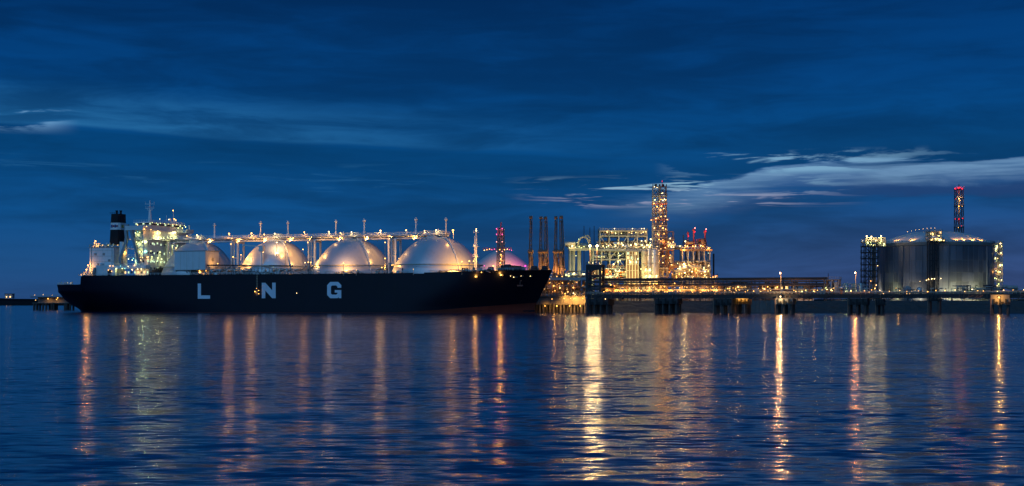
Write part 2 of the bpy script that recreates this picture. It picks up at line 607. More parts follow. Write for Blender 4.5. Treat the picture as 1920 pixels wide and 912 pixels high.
def SF(px, py, s):
    """point on a cross plane of the ship (s fixed) seen at a pixel"""
    u = (px - 960) / F
    c = -((O0.x - u * O0.y) + s * (E1.x - u * E1.y)) / (E2.x - u * E2.y)
    Y = O0.y + s * E1.y + c * E2.y
    return Vector((s, c, CAMH + (HZ - py) * Y / F))


def lerp_tab(tab, v):
    if v <= tab[0][0]:
        return tab[0][1]
    for (a, x), (b2, y) in zip(tab, tab[1:]):
        if v <= b2:
            return x + (y - x) * (v - a) / (b2 - a)
    return tab[-1][1]


DZ = 19.9
stern_px = ((105, 530), (107, 535), (109, 543), (114, 553), (122, 563), (134, 572), (146, 578), (152, 588))
stern_tab = []
bow_tab = sorted([(SL(px, py, 23).z, SL(px, py, 23).x) for px, py in ((1036, 506), (1029, 522), (1020, 542), (1011, 560), (1004, 572), (1001, 577), (1003, 582), (1002, 590))])
S_STEP0, S_STEP1 = S(137, 0), S(142, 0)


def ztop(s):
    if s < S_STEP0:
        return 15.1
    if s < S_STEP1:
        return 15.1 + (DZ - 15.1) * (s - S_STEP0) / (S_STEP1 - S_STEP0)
    return DZ + 1.5 * max(0.0, (s - 200) / 78.0) ** 1.4


def half(t, zf):
    hb = 23.0
    ts = 0.34 - 0.24 * zf
    tr = max(0.0, min(0.80, (zf - 0.02) * 1.5))
    if t < ts:
        q = t / ts
        hb *= tr + (1 - tr) * (1 - (1 - q) ** 2.3)
    tb0 = 0.76 + 0.08 * zf
    if t > tb0:
        q = (t - tb0) / (1 - tb0)
        hb *= max(0.0, 1 - q ** (2.0 + 0.9 * zf))
    return hb


for px, py in stern_px:
    c_ = 12.0
    for _ in range(4):
        p_ = SL(px, py, c_)
        c_ = 23 - half(0.0, max(0.0, p_.z / 20.0))
    stern_tab.append((p_.z, p_.x))
stern_tab.sort()


def hull_pt(t, v, side, z0=None, z1=None, grow=0.0):
    sn = -8 + 287 * t
    zt = ztop(sn)
    zb = -1.5
    z = zb + (zt - zb) * v
    if z1 is not None:
        z = zb + (z1(sn) - zb) * v
    s0, s1 = lerp_tab(stern_tab, z), lerp_tab(bow_tab, z)
    s = s0 + (s1 - s0) * t
    h = half(t, max(0.0, z / 20.0)) + grow
    return Vector((s, 23 + side * h, z))


TS = [0, .01, .02, .03, .04, .05, .058, .065, .07, .075, .085, .1, .13, .17, .22, .28, .35, .42, .5, .58, .66, .72, .76, .79, .82, .845, .865, .885, .905, .925, .94, .955, .968, .98, .99, 1.0]
NV = 16


def hull_skin(name, m_, z1=None, grow=0.0, nv=NV):
    vs, fs = [], []
    for side in (-1, 1):
        o = len(vs)
        for t in TS:
            for j in range(nv + 1):
                vs.append(hull_pt(t, j / nv, side, z1=z1, grow=grow))
        for i in range(len(TS) - 1):
            for j in range(nv):
                a = o + i * (nv + 1) + j
                q = (a, a + nv + 1, a + nv + 2, a + 1)
                fs.append(q if side < 0 else q[::-1])
    o2 = len(TS) * (nv + 1)
    for j in range(nv):                      # transom
        fs.append((j, j + 1, o2 + j + 1, o2 + j))
    return ship.mesh(name, m_, vs, fs, smooth=True)


hull = hull_skin('hull', 'hull_navy')
hull_skin('boot_topping', 'boot_red', z1=lambda s: 0.25 + 5.0 * max(0, (s - 205) / 73) ** 1.3, grow=0.05, nv=4)
vs, fs = [], []
for t in TS:
    for side in (-1, 1):
        p = hull_pt(t, 1.0, side)
        vs.append(p - Vector((0, 0, 0.15)))
for i in range(len(TS) - 1):
    fs.append((2 * i, 2 * i + 2, 2 * i + 3, 2 * i + 1))
ship.mesh('main_deck', 'deck_green', vs, fs)


def poly_letter(label, pts2d, holes=None):
    """flat block letter welded on the hull side; pts2d in (s, z), split in quads"""
    vs, fs = [], []
    for q in pts2d:
        o = len(vs)
        for c in (-0.09, -0.02):
            for s, z in q:
                vs.append((s, c, z))
        k = len(q)
        fs.append(tuple(range(o, o + k)))
        for i in range(k):
            fs.append((o + i, o + (i + 1) % k, o + k + (i + 1) % k, o + k + i))
    ob = ship.mesh('hull_letter', 'letter_white', vs, fs)
    ob['label'] = label


def bx4(px0, py0, px1, py1):
    a, b2 = SL(px0, py0, 0), SL(px1, py1, 0)
    return a.x, b2.z, b2.x, a.z                     # s0, z0, s1, z1


s0, z0, s1, z1 = bx4(371, 532, 394, 560.5)
wd = 0.26 * (s1 - s0)
poly_letter('large white letter L on the hull', [[(s0, z0), (s0 + wd, z0), (s0 + wd, z1), (s0, z1)], [(s0 + wd, z0), (s1, z0), (s1, z0 + 1.75), (s0 + wd, z0 + 1.75)]])
s0, z0, s1, z1 = bx4(491, 530.5, 517, 559.5)
wd = 0.25 * (s1 - s0)
poly_letter('large white letter N on the hull', [[(s0, z0), (s0 + wd, z0), (s0 + wd, z1), (s0, z1)], [(s1 - wd, z0), (s1, z0), (s1, z1), (s1 - wd, z1)],
                                                [(s0 + wd, z1), (s0 + wd, z1 - 4.0), (s1 - wd, z0), (s1 - wd, z0 + 4.0)]])
s0, z0, s1, z1 = bx4(613.5, 529, 640, 559.5)
gw, gh = (s1 - s0), (z1 - z0)
G = lambda x, y: (s0 + x * gw, z0 + y * gh)
poly_letter('large white letter G on the hull', [
    [G(0, .2), G(.27, .28), G(.27, .72), G(0, .8)],
    [G(0, .8), G(.27, .72), G(.36, .78), G(.22, 1)],
    [G(.22, 1), G(.36, .78), G(.64, .78), G(.78, 1)],
    [G(.78, 1), G(.64, .78), G(.73, .70), G(1, .8)],
    [G(1, .8), G(.73, .70), G(.73, .64), G(1, .64)],
    [G(0, .2), G(.22, 0), G(.36, .22), G(.27, .28)],
    [G(.22, 0), G(.74, 0), G(.64, .22), G(.36, .22)],
    [G(.74, 0), G(.80, .06), G(.73, .28), G(.64, .22)],
    [G(.80, .06), G(.84, 0), G(1, 0), G(1, .5), G(.73, .5), G(.73, .28)],
    [G(.54, .34), G(.73, .34), G(.73, .5), G(.54, .5)]])

# tank domes
TANKS = [(374, 20.2, 38.0), (519, 20.2, 38.0), (662, 21.4, 38.0), (820, 23.2, 38.2)]
tank_s = []
PROF = [(0.0, 1.0), (.12, .995), (.24, .978), (.35, .95), (.46, .895), (.55, .82), (.63, .735), (.71, .63), (.78, .53), (.84, .43), (.90, .32), (.95, .21), (.985, .115), (1.0, .08), (1.0, .0)]
for k, (px, rr, zt) in enumerate(TANKS):
    sc_ = SL(px, 450, 23).x
    tank_s.append(sc_)
    hgt_ = zt - DZ + 0.3
    pr = [(r * rr, DZ - 0.3 + h * hgt_) for r, h in PROF]
    dome = ship.lathe('tank_dome', 'tank_white', (sc_, 23), pr, 72)
    dome['label'] = ['white tank dome next to the bridge, partly behind the deckhouse', 'second white tank dome from the bridge', 'third white tank dome from the bridge', 'largest white tank dome next to the bow'][k]
    # skirt ring, weather seal, stairway down the flank
    ship.lathe('base_ring', 'steel_pale', (sc_, 23), [(rr + .02, DZ + 4.6), (rr + .22, DZ + 4.5), (rr + .22, DZ + 4.1), (rr + .02, DZ + 4.0)], 72, under=dome)
    for ang in (-38,):
        pa, pb = [], []
        rs = []
        for r, h in PROF[2:14]:
            a = R(ang)
            rs.append(Vector((sc_ + (r * rr + .25) * cos(a), 23 + (r * rr + .25) * sin(a), DZ - .3 + h * hgt_ + .25)))
        if ang == -38:
            ship.railing('white_paint', rs, 1.0, 3.0, under=dome, t=.12, name='stair_rail')
            ship.pipe('stairway', 'white_paint', rs, .34, 4, under=dome)
    # platform and valve gear on top
    top = ship.lathe('top_platform', 'white_paint', (sc_ - 2, 23), [(0, zt + 2.2), (5.2, zt + 2.2), (5.2, zt + 1.6), (4.0, zt + 1.4), (3.6, zt - 1.2)], 20, smooth=False)
    ship.railing('white_paint', [(sc_ - 2 + 5 * cos(i * pi / 6), 23 + 5 * sin(i * pi / 6), zt + 2.2) for i in range(13)], 1.1, 1.8, under=top)
    rnd = random.Random(40 + k)
    for j in range(7):
        x_, y_ = sc_ - 6 + 1.5 * j, 20 + rnd.uniform(0, 5)
        ship.tube('valve', 'white_paint', (x_, y_, zt + 2.2), (x_, y_, zt + rnd.uniform(3.0, 4.6)), rnd.uniform(.25, .55), 8, under=top)
    ship.pipe('dome_pipe', 'pipe_silver', [(sc_ - 9, 21, zt + 2.0), (sc_ - 7, 21, zt + 3.4), (sc_ + 4, 21, zt + 3.6), (sc_ + 6, 21, zt + 2.0)], .35, 8, under=top)
    ship.lamp('white', (sc_ + 1.5, 18.2, zt + 3.8), .30, under=top)
    ship.lamp('warm', (sc_ - 5, 18.4, zt + 3.5), .26, under=top)

# pipe bridge over the domes
CW0, CW1 = S(292, 23), tank_s[3] + 6
CZ = 40.2
bridge = ship.box('catwalk', 'white_paint', (CW0, 20.4, CZ - .2), (CW1, 25.6, CZ + .12))
ship.railing('white_paint', [(CW0, 20.5, CZ), (CW1, 20.5, CZ)], 1.15, 2.0, under=bridge)
ship.railing('white_paint', [(CW0, 25.5, CZ), (CW1, 25.5, CZ)], 1.15, 2.0, under=bridge)
for zz, cc in ((CZ - 2.0, 20.5), (CZ - 2.0, 25.5)):
    ship.box('truss_chord', 'white_paint', (CW0, cc - .18, zz - .2), (CW1, cc + .18, zz + .2), under=bridge)
x = CW0
i = 0
while x < CW1 - 3:
    a, b2 = (CZ - 2.0, CZ - .2) if i % 2 else (CZ - .2, CZ - 2.0)
    ship.bar('truss_brace', 'white_paint', (x, 20.5, a), (x + 3.4, 20.5, b2), .22, under=bridge)
    x += 3.4
    i += 1
for cc, zz, rr in ((21.3, CZ - .9, .42), (22.6, CZ - 1.0, .55), (24.0, CZ - .9, .40), (19.9, CZ - .8, .28)):
    ship.tube('cargo_pipe', 'pipe_silver', (CW0, cc, zz), (CW1, cc, zz), rr, 10, under=bridge)
for sm in ((tank_s[0] + tank_s[1]) / 2, (tank_s[1] + tank_s[2]) / 2, (tank_s[2] + tank_s[3]) / 2, tank_s[0] - 16):
    for ds in (-1.9, 1.9):
        for cc in (20.0, 26.0):
            ship.bar('catwalk_column', 'white_paint', (sm + ds, cc, DZ), (sm + ds, cc, CZ - 2.2), .85, .85)
    ship.box('column_beam', 'white_paint', (sm - 2.3, 19.6, CZ - 3.1), (sm + 2.3, 26.4, CZ - 2.25))
    ship.box('column_beam', 'white_paint', (sm - 2.3, 19.8, DZ + 9), (sm + 2.3, 20.2, DZ + 9.6))
    # cargo branch lines dropping to the deck
    for q in (-1, 1):
        ship.pipe('branch_pipe', 'pipe_silver', [(sm + q * .5, 21.5, CZ - 1.2), (sm + q * .5, 18.5, CZ - 2.4), (sm + q * .5, 18.3, DZ + 6), (sm + q * 3.5, 16, DZ + 3), (sm + q * 5, 11, DZ + 2.2)], .4, 8)
for px, kd, r_ in ((429, 'amber', .42), (471, 'amber', .42), (570, 'amber', .34), (616, 'warm', .34), (713, 'warm', .42), (761, 'warm', .30)):
    s_ = S(px, 20)
    ship.tube('lamp_post', 'white_paint', (s_, 20.4, CZ), (s_, 20.4, CZ + 1.9), .09, 6)
    ship.lamp(kd, (s_, 20.3, CZ + 2.1), r_, glare=True, power=1.5 if px != 761 else .5)
for px in (396, 450, 500, 548, 585, 640, 690, 735, 780):       # under the walkway
    s_ = S(px, 22)
    ship.lamp('amber', (s_, 19.2, CZ - 2.6), .30, power=5.0, aim=(s_, 21.5, CZ))
s_ = S(850, 18)
ship.tube('lamp_post', 'white_paint', (s_, 18, 37.4), (s_, 18, 41.6), .15, 6)
ship.lamp('amber', (s_, 17.6, 41.6), .5, glare=True)
# vent masts
for px, py in ((402, 421), (489, 417), (540, 416), (630, 414), (683, 412.5), (780, 410), (836, 410)):
    p = SL(px, py, 24.5)
    vm = ship.tube('vent_mast', 'white_paint', (p.x, 24.5, CZ - 1), (p.x, 24.5, p.z), .36, 10)
    ship.tube('mast_foot', 'white_paint', (p.x, 24.5, CZ - 1), (p.x, 24.5, CZ + 2.2), .6, 10, under=vm)
    ship.tube('vent_head', 'white_paint', (p.x, 24.5, p.z - .9), (p.x, 24.5, p.z - .2), .85, 10, under=vm)
    ship.tube('vent_cap', 'white_paint', (p.x, 24.5, p.z - .2), (p.x, 24.5, p.z + .5), .45, 10, under=vm)

# cargo machinery house on stilts at the near side
a, b2 = SL(327, 472, 2.5), SL(385, 506, 2.5)
house = ship.box('machinery_house', 'white_paint', (a.x, 2.5, b2.z), (b2.x, 15.5, a.z))
ship.box('roof_edge', 'steel_grey', (a.x - .15, 2.3, a.z), (b2.x + .15, 15.7, a.z + .35), under=house)
for sx in (a.x + .6, (a.x + b2.x) / 2, b2.x - .6):
    for cc in (3.2, 14.8):
        ship.box('stilt', 'steel_pale', (sx - .25, cc - .25, DZ), (sx + .25, cc + .25, b2.z), under=house)
for i in range(1, 5):
    sx = a.x + (b2.x - a.x) * i / 5
    ship.box('panel_seam', 'steel_pale', (sx - .05, 2.45, b2.z + .1), (sx + .05, 2.5, a.z - .1), under=house)
ship.box('house_door', 'steel_grey', (b2.x, 5, b2.z + .2), (b2.x + .06, 6.1, b2.z + 2.4), under=house)
ship.box('vent_grille', 'steel_grey', (b2.x, 8.5, b2.z + 4.6), (b2.x + .06, 10.5, b2.z + 6.4), under=house)
for i in range(5):
    ship.lamp('amber', (a.x + 1.5 + i * 4.0, 5.5, b2.z - .5), .24, under=house)
ship.lamp('amber', (b2.x + 4.0, 8, a.z - 6.5), .25, aim=(b2.x, 9, a.z - 5), power=2.5)
for i in range(16):                                   # gear under and beside the house
    rnd = random.Random(i)
    sx = a.x + rnd.uniform(0, 44)
    ship.pipe('deck_pipe', 'rust_brown' if i % 3 else 'pipe_silver', [(sx, 3 + rnd.random() * 8, DZ), (sx, 3 + rnd.random() * 3, DZ + rnd.uniform(1.0, 3.4)), (sx + rnd.uniform(1.5, 5), 3.5, DZ + rnd.uniform(.6, 3.2)), (sx + 5, 5, DZ)], rnd.uniform(.15, .35), 6)

# deck edge: railing, long lines and manifold
edge = [hull_pt(t, 1.0, -1) + Vector((0, .5, 0)) for t in TS[9:]]
ship.railing('white_paint', edge[:-3], 1.1, 2.2, t=.11)
ship.railing('steel_dark', [Vector((SL(x_, 500, 3).x, 3, DZ)) for x_ in (388, 550)], 1.3, 1.6, t=.15)
ship.tube('header_pipe', 'steel_dark', SL(386, 497.5, 4), (S(548, 4), 4, SL(548, 499, 4).z), .34, 8)
ship.tube('header_pipe', 'pipe_silver', (S(388, 6), 6, DZ + 2.6), (S(548, 6), 6, DZ + 2.6), .5, 10)
mz = DZ
for i in range(22):
    sx = S(392 + i * 7.0, 3)
    rnd = random.Random(70 + i)
    ship.box('manifold_post', 'steel_pale', (sx - .16, 3.2, DZ), (sx + .16, 3.5, DZ + rnd.uniform(2.6, 4.4)))
    if i % 2:
        ship.tube('manifold_flange', 'pipe_silver', (sx, 2.2, DZ + 2.0), (sx, 6, DZ + 2.0), .5, 10)
for px in (408, 425, 441, 457, 473, 492, 510, 530):
    ship.lamp('amber', SL(px, 507, 6.5), .22)
for px in (443, 492, 498, 503, 512, 520):
    ship.lamp('green', SL(px, 498, 5.0), .17)
for i in range(70):                                   # pipes, vents and boxes along the deck edge
    rnd = random.Random(500 + i)
    px = rnd.uniform(395, 905)
    c = rnd.uniform(.9, 2.2)
    s_ = S(px, c)
    if i % 4 == 0:
        ship.box('deck_box', rnd.choice(('steel_pale', 'rust_brown', 'white_paint')), (s_ - rnd.uniform(.4, 1.0), c - .5, DZ - .1), (s_ + .6, c + .5, DZ + rnd.uniform(.7, 1.6)))
    elif i % 4 == 1:
        ship.tube('deck_vent', rnd.choice(('steel_dark', 'steel_pale')), (s_, c, DZ - .1), (s_, c, DZ + rnd.uniform(1.0, 2.6)), rnd.uniform(.14, .36), 8)
    else:
        ship.pipe('deck_pipe', rnd.choice(('rust_brown', 'pipe_silver', 'steel_dark')), [(s_, c, DZ), (s_, c, DZ + rnd.uniform(.7, 1.7)), (s_ + rnd.uniform(2, 7), c, DZ + rnd.uniform(.7, 1.7)), (s_ + 7.2, c, DZ)], rnd.uniform(.10, .22), 6)
# manifold crane
cp = SL(491, 500, 5)
crane = ship.tube('deck_crane', 'white_paint', (cp.x, 5, DZ), (cp.x, 5, DZ + 14), .8, 12)
ship.box('crane_cab', 'white_paint', (cp.x - 1.2, 3.8, DZ + 12), (cp.x + 1.2, 6.2, DZ + 15), under=crane)
ship.bar('crane_jib', 'white_paint', (cp.x, 4.6, DZ + 14.5), (cp.x - 11, 4.6, DZ + 15.4), .7, .7, under=crane)
ship.lamp('warm', (cp.x + 1.4, 4.0, DZ + 11.5), .2, under=crane)
# flood lamps washing the domes
for px, py, c, kd, r_ in ((578, 492, 8, 'flood_amber', .34), (583, 492, 9, 'flood_amber', .30), (572, 493, 9, 'flood_white', .28), (568, 468, 12, 'flood_amber', .34), (437, 482, 4, 'flood_amber', .38), (452, 478, 12, 'flood_amber', .30),
                          (519, 455, 9, 'flood_white', .36), (535, 454, 9.5, 'flood_amber', .30), (644, 494, -2.6, 'flood_amber', .34), (668, 507, -1.0, 'flood_amber', .20),
                          (880, 490, 1.0, 'flood_amber', .42), (866, 491, .2, 'flood_amber', .34), (888, 490, 5, 'flood_amber', .34), (775, 505, -2.6, 'flood_amber', .16), (722, 485, 8, 'flood_amber', .38), (716, 502, 6, 'flood_amber', .30), (748, 485, 10, 'flood_amber', .18),
                          (433, 458, 8, 'flood_amber', .36), (577, 455, 13, 'flood_amber', .34), (722, 455, 13, 'flood_amber', .34)):
    p = SL(px, py, c)
    ship.tube('flood_post', 'steel_pale', (p.x, p.y, min(DZ - 1, p.z - 1)), (p.x, p.y, p.z - r_), .12, 6)
    tn = min(tank_s, key=lambda q: abs(q - p.x))
    ship.lamp(kd, p, r_, name='flood_lamp', aim=(tn, 23, DZ + 9), power=1.9 if c < 7 else 1.2)
rnd = random.Random(5)
# bow gear: winches, bollards, ventilators
for i in range(34):
    px = rnd.uniform(795, 1025)
    c = rnd.uniform(12, 22) if px > 930 else rnd.uniform(3, 9)
    s_ = S(px, c)
    zt_ = ztop(s_)
    if i % 3 == 0:
        wn = ship.tube('winch_drum', 'steel_dark', (s_ - 1.2, c, zt_ + 1.0), (s_ + 1.2, c, zt_ + 1.0), .95, 12)
        ship.box('winch_bed', 'steel_dark', (s_ - 1.5, c - .8, zt_ - .1), (s_ + 1.5, c + .8, zt_ + .5), under=wn)
    else:
        bo = ship.tube('deck_vent', 'steel_dark' if i % 2 else 'steel_grey', (s_, c, zt_ - .1), (s_, c, zt_ + rnd.uniform(1.0, 2.4)), rnd.uniform(.3, .6), 10)
wl = ship.box('windlass_house', 'steel_dark', (S(941, 18), 16, ztop(250)), (S(962, 18), 30, ztop(250) + 3.0))
ship.tube('windlass', 'steel_dark', (S(945, 14), 14, ztop(255) + 1.6), (S(957, 14), 14, ztop(255) + 1.6), 1.7, 16)
ship.railing('steel_grey', [hull_pt(t, 1.0, -1) + Vector((0, .4, 0)) for t in (.93, .955, .975, .99)], 1.2, 1.8, t=.12)
# foremast
fm = SL(893, 431, 14)
fmast = ship.tube('foremast', 'white_paint', (fm.x, 14, DZ), (fm.x, 14, fm.z), .42, 10)
for z_ in (fm.z - 1.5, fm.z - 8.5, fm.z - 13.5):
    ship.box('mast_platform', 'white_paint', (fm.x - 1.2, 13, z_), (fm.x + 1.2, 15, z_ + .25), under=fmast)
    ship.railing('white_paint', [(fm.x - 1.2, 13, z_ + .2), (fm.x + 1.2, 13, z_ + .2)], 1, .8, under=fmast)
ship.tube('ladder', 'white_paint', (fm.x - .9, 13.8, DZ), (fm.x - .9, 13.8, fm.z - 3), .12, 5, under=fmast)
ship.lamp('warm', (fm.x + .4, 13, fm.z + .3), .26, under=fmast)
ship.lamp('warm', (fm.x - .6, 12.8, fm.z - 8.0), .18, under=fmast)
# lit openings in the bow plating and small hull lights
for px, py, kd, r_ in ((893, 519, 'amber', .34), (939, 516, 'amber', .42), (903, 511, 'amber', .2), (958, 518, 'white', .14), (966, 520, 'white', .17), (970, 520, 'white', .17), (980, 518, 'white', .12), (996, 518, 'white', .16), (562, 550, 'white', .16)):
    t_ = None
    best = 1e9
    for q in range(400):                               # nearest point of the near hull side on that ray
        t = q / 400
        zf = .93
        hp = hull_pt(t, zf, -1)
        wv = W(hp.x, hp.y, hp.z)
        e = abs(960 + F * wv.x / wv.y - px)
        if e < best:
            best, t_ = e, t
    hp = hull_pt(t_, .93, -1)
    wv = W(hp.x, hp.y, hp.z)
    z_ = CAMH + (HZ - py) * wv.y / F
    v_ = (z_ + 1.5) / (ztop(hp.x) + 1.5)
    hp = hull_pt(t_, v_, -1)
    if px != 562:
        ship.box('fairlead_port', 'steel_dark', (hp.x - .9, hp.y - .12, hp.z - .45), (hp.x + .9, hp.y + .5, hp.z + .45))
    ship.lamp(kd, (hp.x, hp.y - .45, hp.z), r_, name='hull_lamp', glare=r_ > .3, power=1.6)
# anchor on the near side
def side_pt(px, py):
    best = None
    for q in range(500):
        t = q / 500
        hp = hull_pt(t, .7, -1)
        wv = W(hp.x, hp.y, hp.z)
        e = abs(960 + F * wv.x / wv.y - px)
        if best is None or e < best[0]:
            best = (e, t, wv.y)
    z_ = CAMH + (HZ - py) * best[2] / F
    return hull_pt(best[1], (z_ + 1.5) / (ztop(-8 + 287 * best[1]) + 1.5), -1)


ap = side_pt(975, 530)
anc = ship.tube('anchor', 'steel_dark', (ap.x, ap.y - .5, ap.z - 1.6), (ap.x, ap.y - .3, ap.z + 1.2), .28, 8)
ship.box('anchor_fluke', 'steel_dark', (ap.x - 1.5, ap.y - .8, ap.z - 1.9), (ap.x + 1.5, ap.y - .3, ap.z - 1.2), under=anc)
ship.tube('hawse_pipe', 'steel_dark', (ap.x, ap.y - .25, ap.z + 1.2), (ap.x, ap.y + .4, ap.z + 1.2), .8, 12, under=anc)
# pilot ladder with its lamp beside the N
lp = SL(482, 530, -.35)
lad = ship.box('pilot_ladder', 'rust_brown', (lp.x - .35, -.3, 9.0), (lp.x + .35, -.12, DZ))
for i in range(12):
    ship.box('ladder_step', 'steel_pale', (lp.x - .55, -.45, 9.2 + i * .85), (lp.x + .55, -.3, 9.32 + i * .85), under=lad)
for px, py, r_ in ((478, 547, .26), (485, 545, .2), (485, 551, .2), (481, 541, .14)):
    ship.lamp('amber', SL(px, py, -.9), r_, under=lad)

# ---- after house
aft = Vector((0, 0, 0))
a, b2 = SL(168, 465, 3), SL(213, 499, 3)
casing = ship.box('engine_casing', 'white_paint', (a.x, 3, DZ), (b2.x, 13.5, a.z))
ship.box('deck_lip', 'steel_grey', (a.x - .3, 2.7, a.z), (b2.x + .3, 13.8, a.z + .3), under=casing)
ship.railing('emblem_yellow', [(a.x, 2.9, a.z + .3), (b2.x, 2.9, a.z + .3), (b2.x, 13.5, a.z + .3)], 1.4, 1.5, under=casing, t=.14)
rnd = random.Random(9)
for i in range(14):
    sx = a.x + rnd.uniform(1, 15)
    ship.tube('vent_pipe', 'white_paint', (sx, rnd.uniform(4, 9), a.z), (sx, 6, a.z + rnd.uniform(1.2, 3.4)), rnd.uniform(.2, .5), 8, under=casing)
for px, kd in ((182, 'warm'), (192, 'warm'), (203, 'white'), (213, 'white'), (221, 'warm'), (228, 'white')):
    ship.lamp(kd, SL(px, 460, 4.5), .16, under=casing)
ship.tube('lamp_post', 'white_paint', SL(178, 465, 3), SL(178, 455, 3), .1, 6)
ship.lamp('amber', SL(179, 452.5, 3), .40)
ship.lamp('amber', SL(177, 456, 3), .22)
for i in range(4):
    zz = DZ + 4.5 + i * 3.0
    ship.box('casing_seam', 'steel_pale', (a.x + .1, 2.94, zz), (b2.x - .1, 3.0, zz + .12), under=casing)
for sx, zz in ((a.x + 3, 11), (a.x + 8.5, 11), (a.x + 12, 7.5), (a.x + 5, 5.5)):
    ship.box('louvre', 'steel_grey', (sx, 2.92, DZ + zz), (sx + 1.6, 3.0, DZ + zz + 1.3), under=casing)
ship.tube('drain_pipe', 'steel_pale', (a.x + 1.2, 2.85, DZ + 1), (a.x + 1.2, 2.85, a.z), .12, 6, under=casing)
ship.tube('drain_pipe', 'steel_pale', (b2.x - 1.0, 2.85, DZ + 1), (b2.x - 1.0, 2.85, a.z), .14, 6, under=casing)
# lower after deckhouse
a2, b3 = SL(180, 498, 1.2), SL(216, 517, 1.2)
lower = ship.box('deckhouse', 'white_paint', (a2.x, 1.2, DZ), (b3.x, 3.0, a2.z))
ship.box('doorway', 'steel_dark', (S(202, 1.2), 1.12, DZ), (S(209, 1.2), 1.2, DZ + 3), under=lower)
ship.ball('radome', 'white_paint', SL(190, 496, 2), 1.1, under=lower)
for px, py, kd in ((203, 507, 'amber'), (209, 509, 'amber'), (206, 499, 'warm'), (212, 499, 'warm'), (217, 505, 'green')):
    ship.lamp(kd, SL(px, py, .7), .2, under=lower)
dr = ship.tube('hose_reel', 'steel_grey', (S(177, 2), 2, DZ + 2.2), (S(182, 2), 2, DZ + 2.2), 2.2, 18)
for px, py, kd, r_ in ((165, 498, 'amber', .38), (162, 506, 'amber', .38), (173, 507, 'warm', .32), (171, 502, 'amber', .18), (152, 516, 'warm', .16), (158, 514, 'warm', .18)):
    p = SL(px, py, 2)
    ship.tube('lamp_post', 'steel_pale', (p.x, 2, DZ), (p.x, 2, p.z), .09, 6)
    ship.lamp(kd, p, r_, glare=r_ > .35)
for i in range(12):
    p = SL(148 + i * 2.4, 516, 2)
    ship.tube('bollard', 'steel_pale', (p.x, 2 + (i % 3), DZ), (p.x, 2 + (i % 3), DZ + .8 + (i * 7 % 5) * .4), .25, 8)
for i in range(9):
    p = SL(109 + i * 3.3, 533, 11)
    ship.tube('bollard', 'steel_pale', (p.x, 11, 14.8), (p.x, 11, 15.9 + (i % 3) * .5), .3, 8)
ship.railing('white_paint', [(S(108, 11), 11, 15.0), (S(120, 8), 8, 15.0)], 1.2, 1.2, t=.14)
for px in (127, 133):
    ship.lamp('white', SL(px, 531, 9), .11)
# funnel, tapered, with a band
f0, f1 = SL(203, 456, 17), SL(224, 401, 17)
zb, zt_ = f0.z - 1, f1.z
sA, sB = f0.x, f1.x


def taper(name, m_, za, zb2, grow=0.0, under=None):
    vs = []
    for z in (za, zb2):
        q = (z - zb) / (zt_ - zb)
        l, r, cn, cf = sA + 1.0 * q - grow, sB - .3 * q + grow, 17 + .2 * q - grow, 24.5 - .3 * q + grow
        ch = 1.1
        for p in ((l + ch, cn), (r - ch, cn), (r, cn + ch), (r, cf - ch), (r - ch, cf), (l + ch, cf), (l, cf - ch), (l, cn + ch)):
            vs.append((p[0], p[1], z))
    fs = [tuple(range(7, -1, -1)), tuple(range(8, 16))] + [(i, (i + 1) % 8, 8 + (i + 1) % 8, 8 + i) for i in range(8)]
    return ship.mesh(name, m_, vs, fs, under)


fun = taper('funnel', 'funnel_black', zb, zt_)
zc0, zc1 = SL(213, 431, 17).z, SL(213, 418, 17).z
taper('funnel_band', 'white_paint', zc0, zc1, .04, fun)
m0 = (zc0 + zc1) / 2
for i, mm in enumerate(('emblem_blue', 'emblem_red', 'emblem_blue', 'emblem_red')):
    sx = sA + 1.8 + i * 1.15
    ship.box('emblem', mm, (sx, 16.99, m0 - .75 + .3 * (i % 2)), (sx + 1.0, 17.05, m0 + .85 - .25 * (i % 2)), under=fun)
ship.box('emblem', 'emblem_yellow', (sB - .35, 19, m0 - .9), (sB - .06, 21.6, m0 + .9), under=fun)
for px in (219, 226.5):
    p = SL(px, 395, 20)
    ship.tube('exhaust_pipe', 'funnel_black', (p.x, 20, zt_ - .3), (p.x, 20, p.z), .6, 10, under=fun)
    ship.tube('exhaust_cap', 'funnel_black', (p.x, 20, p.z - .5), (p.x, 20, p.z), .8, 10, under=fun)
ship.railing('funnel_black', [(sA + 1, 17.2, zt_), (sB - .5, 17.2, zt_)], .8, 1.4, under=fun)

# ---- accommodation and bridge
SFR = 55.5                                                # front bulkhead
z493, z480, z465, z449, z432 = (SL(279, y, 3).z for y in (498, 482, 466, 449, 432))
acc = ship.box('accommodation_block', 'white_paint', (S(255, 6), 5.0, DZ), (SFR, 41.0, z432))
for zz in (z480, z465, z449):
    ship.box('side_deck', 'white_paint', (S(236, 2), 1.0, zz - .15), (SFR - .4, 5.0, zz + .15), under=acc)
    ship.railing('white_paint', [(S(236, 1), 1.1, zz + .15), (SFR - .6, 1.1, zz + .15)], 1.1, 1.6, under=acc)
ship.box('side_screen', 'white_paint', (SFR - .4, .8, z480), (SFR, 5.0, z432), under=acc)
ship.box('boat_deck', 'white_paint', (S(213, 1), .8, z493 - 1.6), (SFR + 1.5, 5.0, z493), under=acc)
ship.railing('white_paint', [(S(215, .9), .9, z493), (S(272, .9), .9, z493)], 1.1, 1.6, under=acc)
ship.box('deck_beam', 'white_paint', (S(226, 2), 1.2, z493 + .1), (S(232, 2), 5, z432 - 6), under=acc)
rnd = random.Random(12)
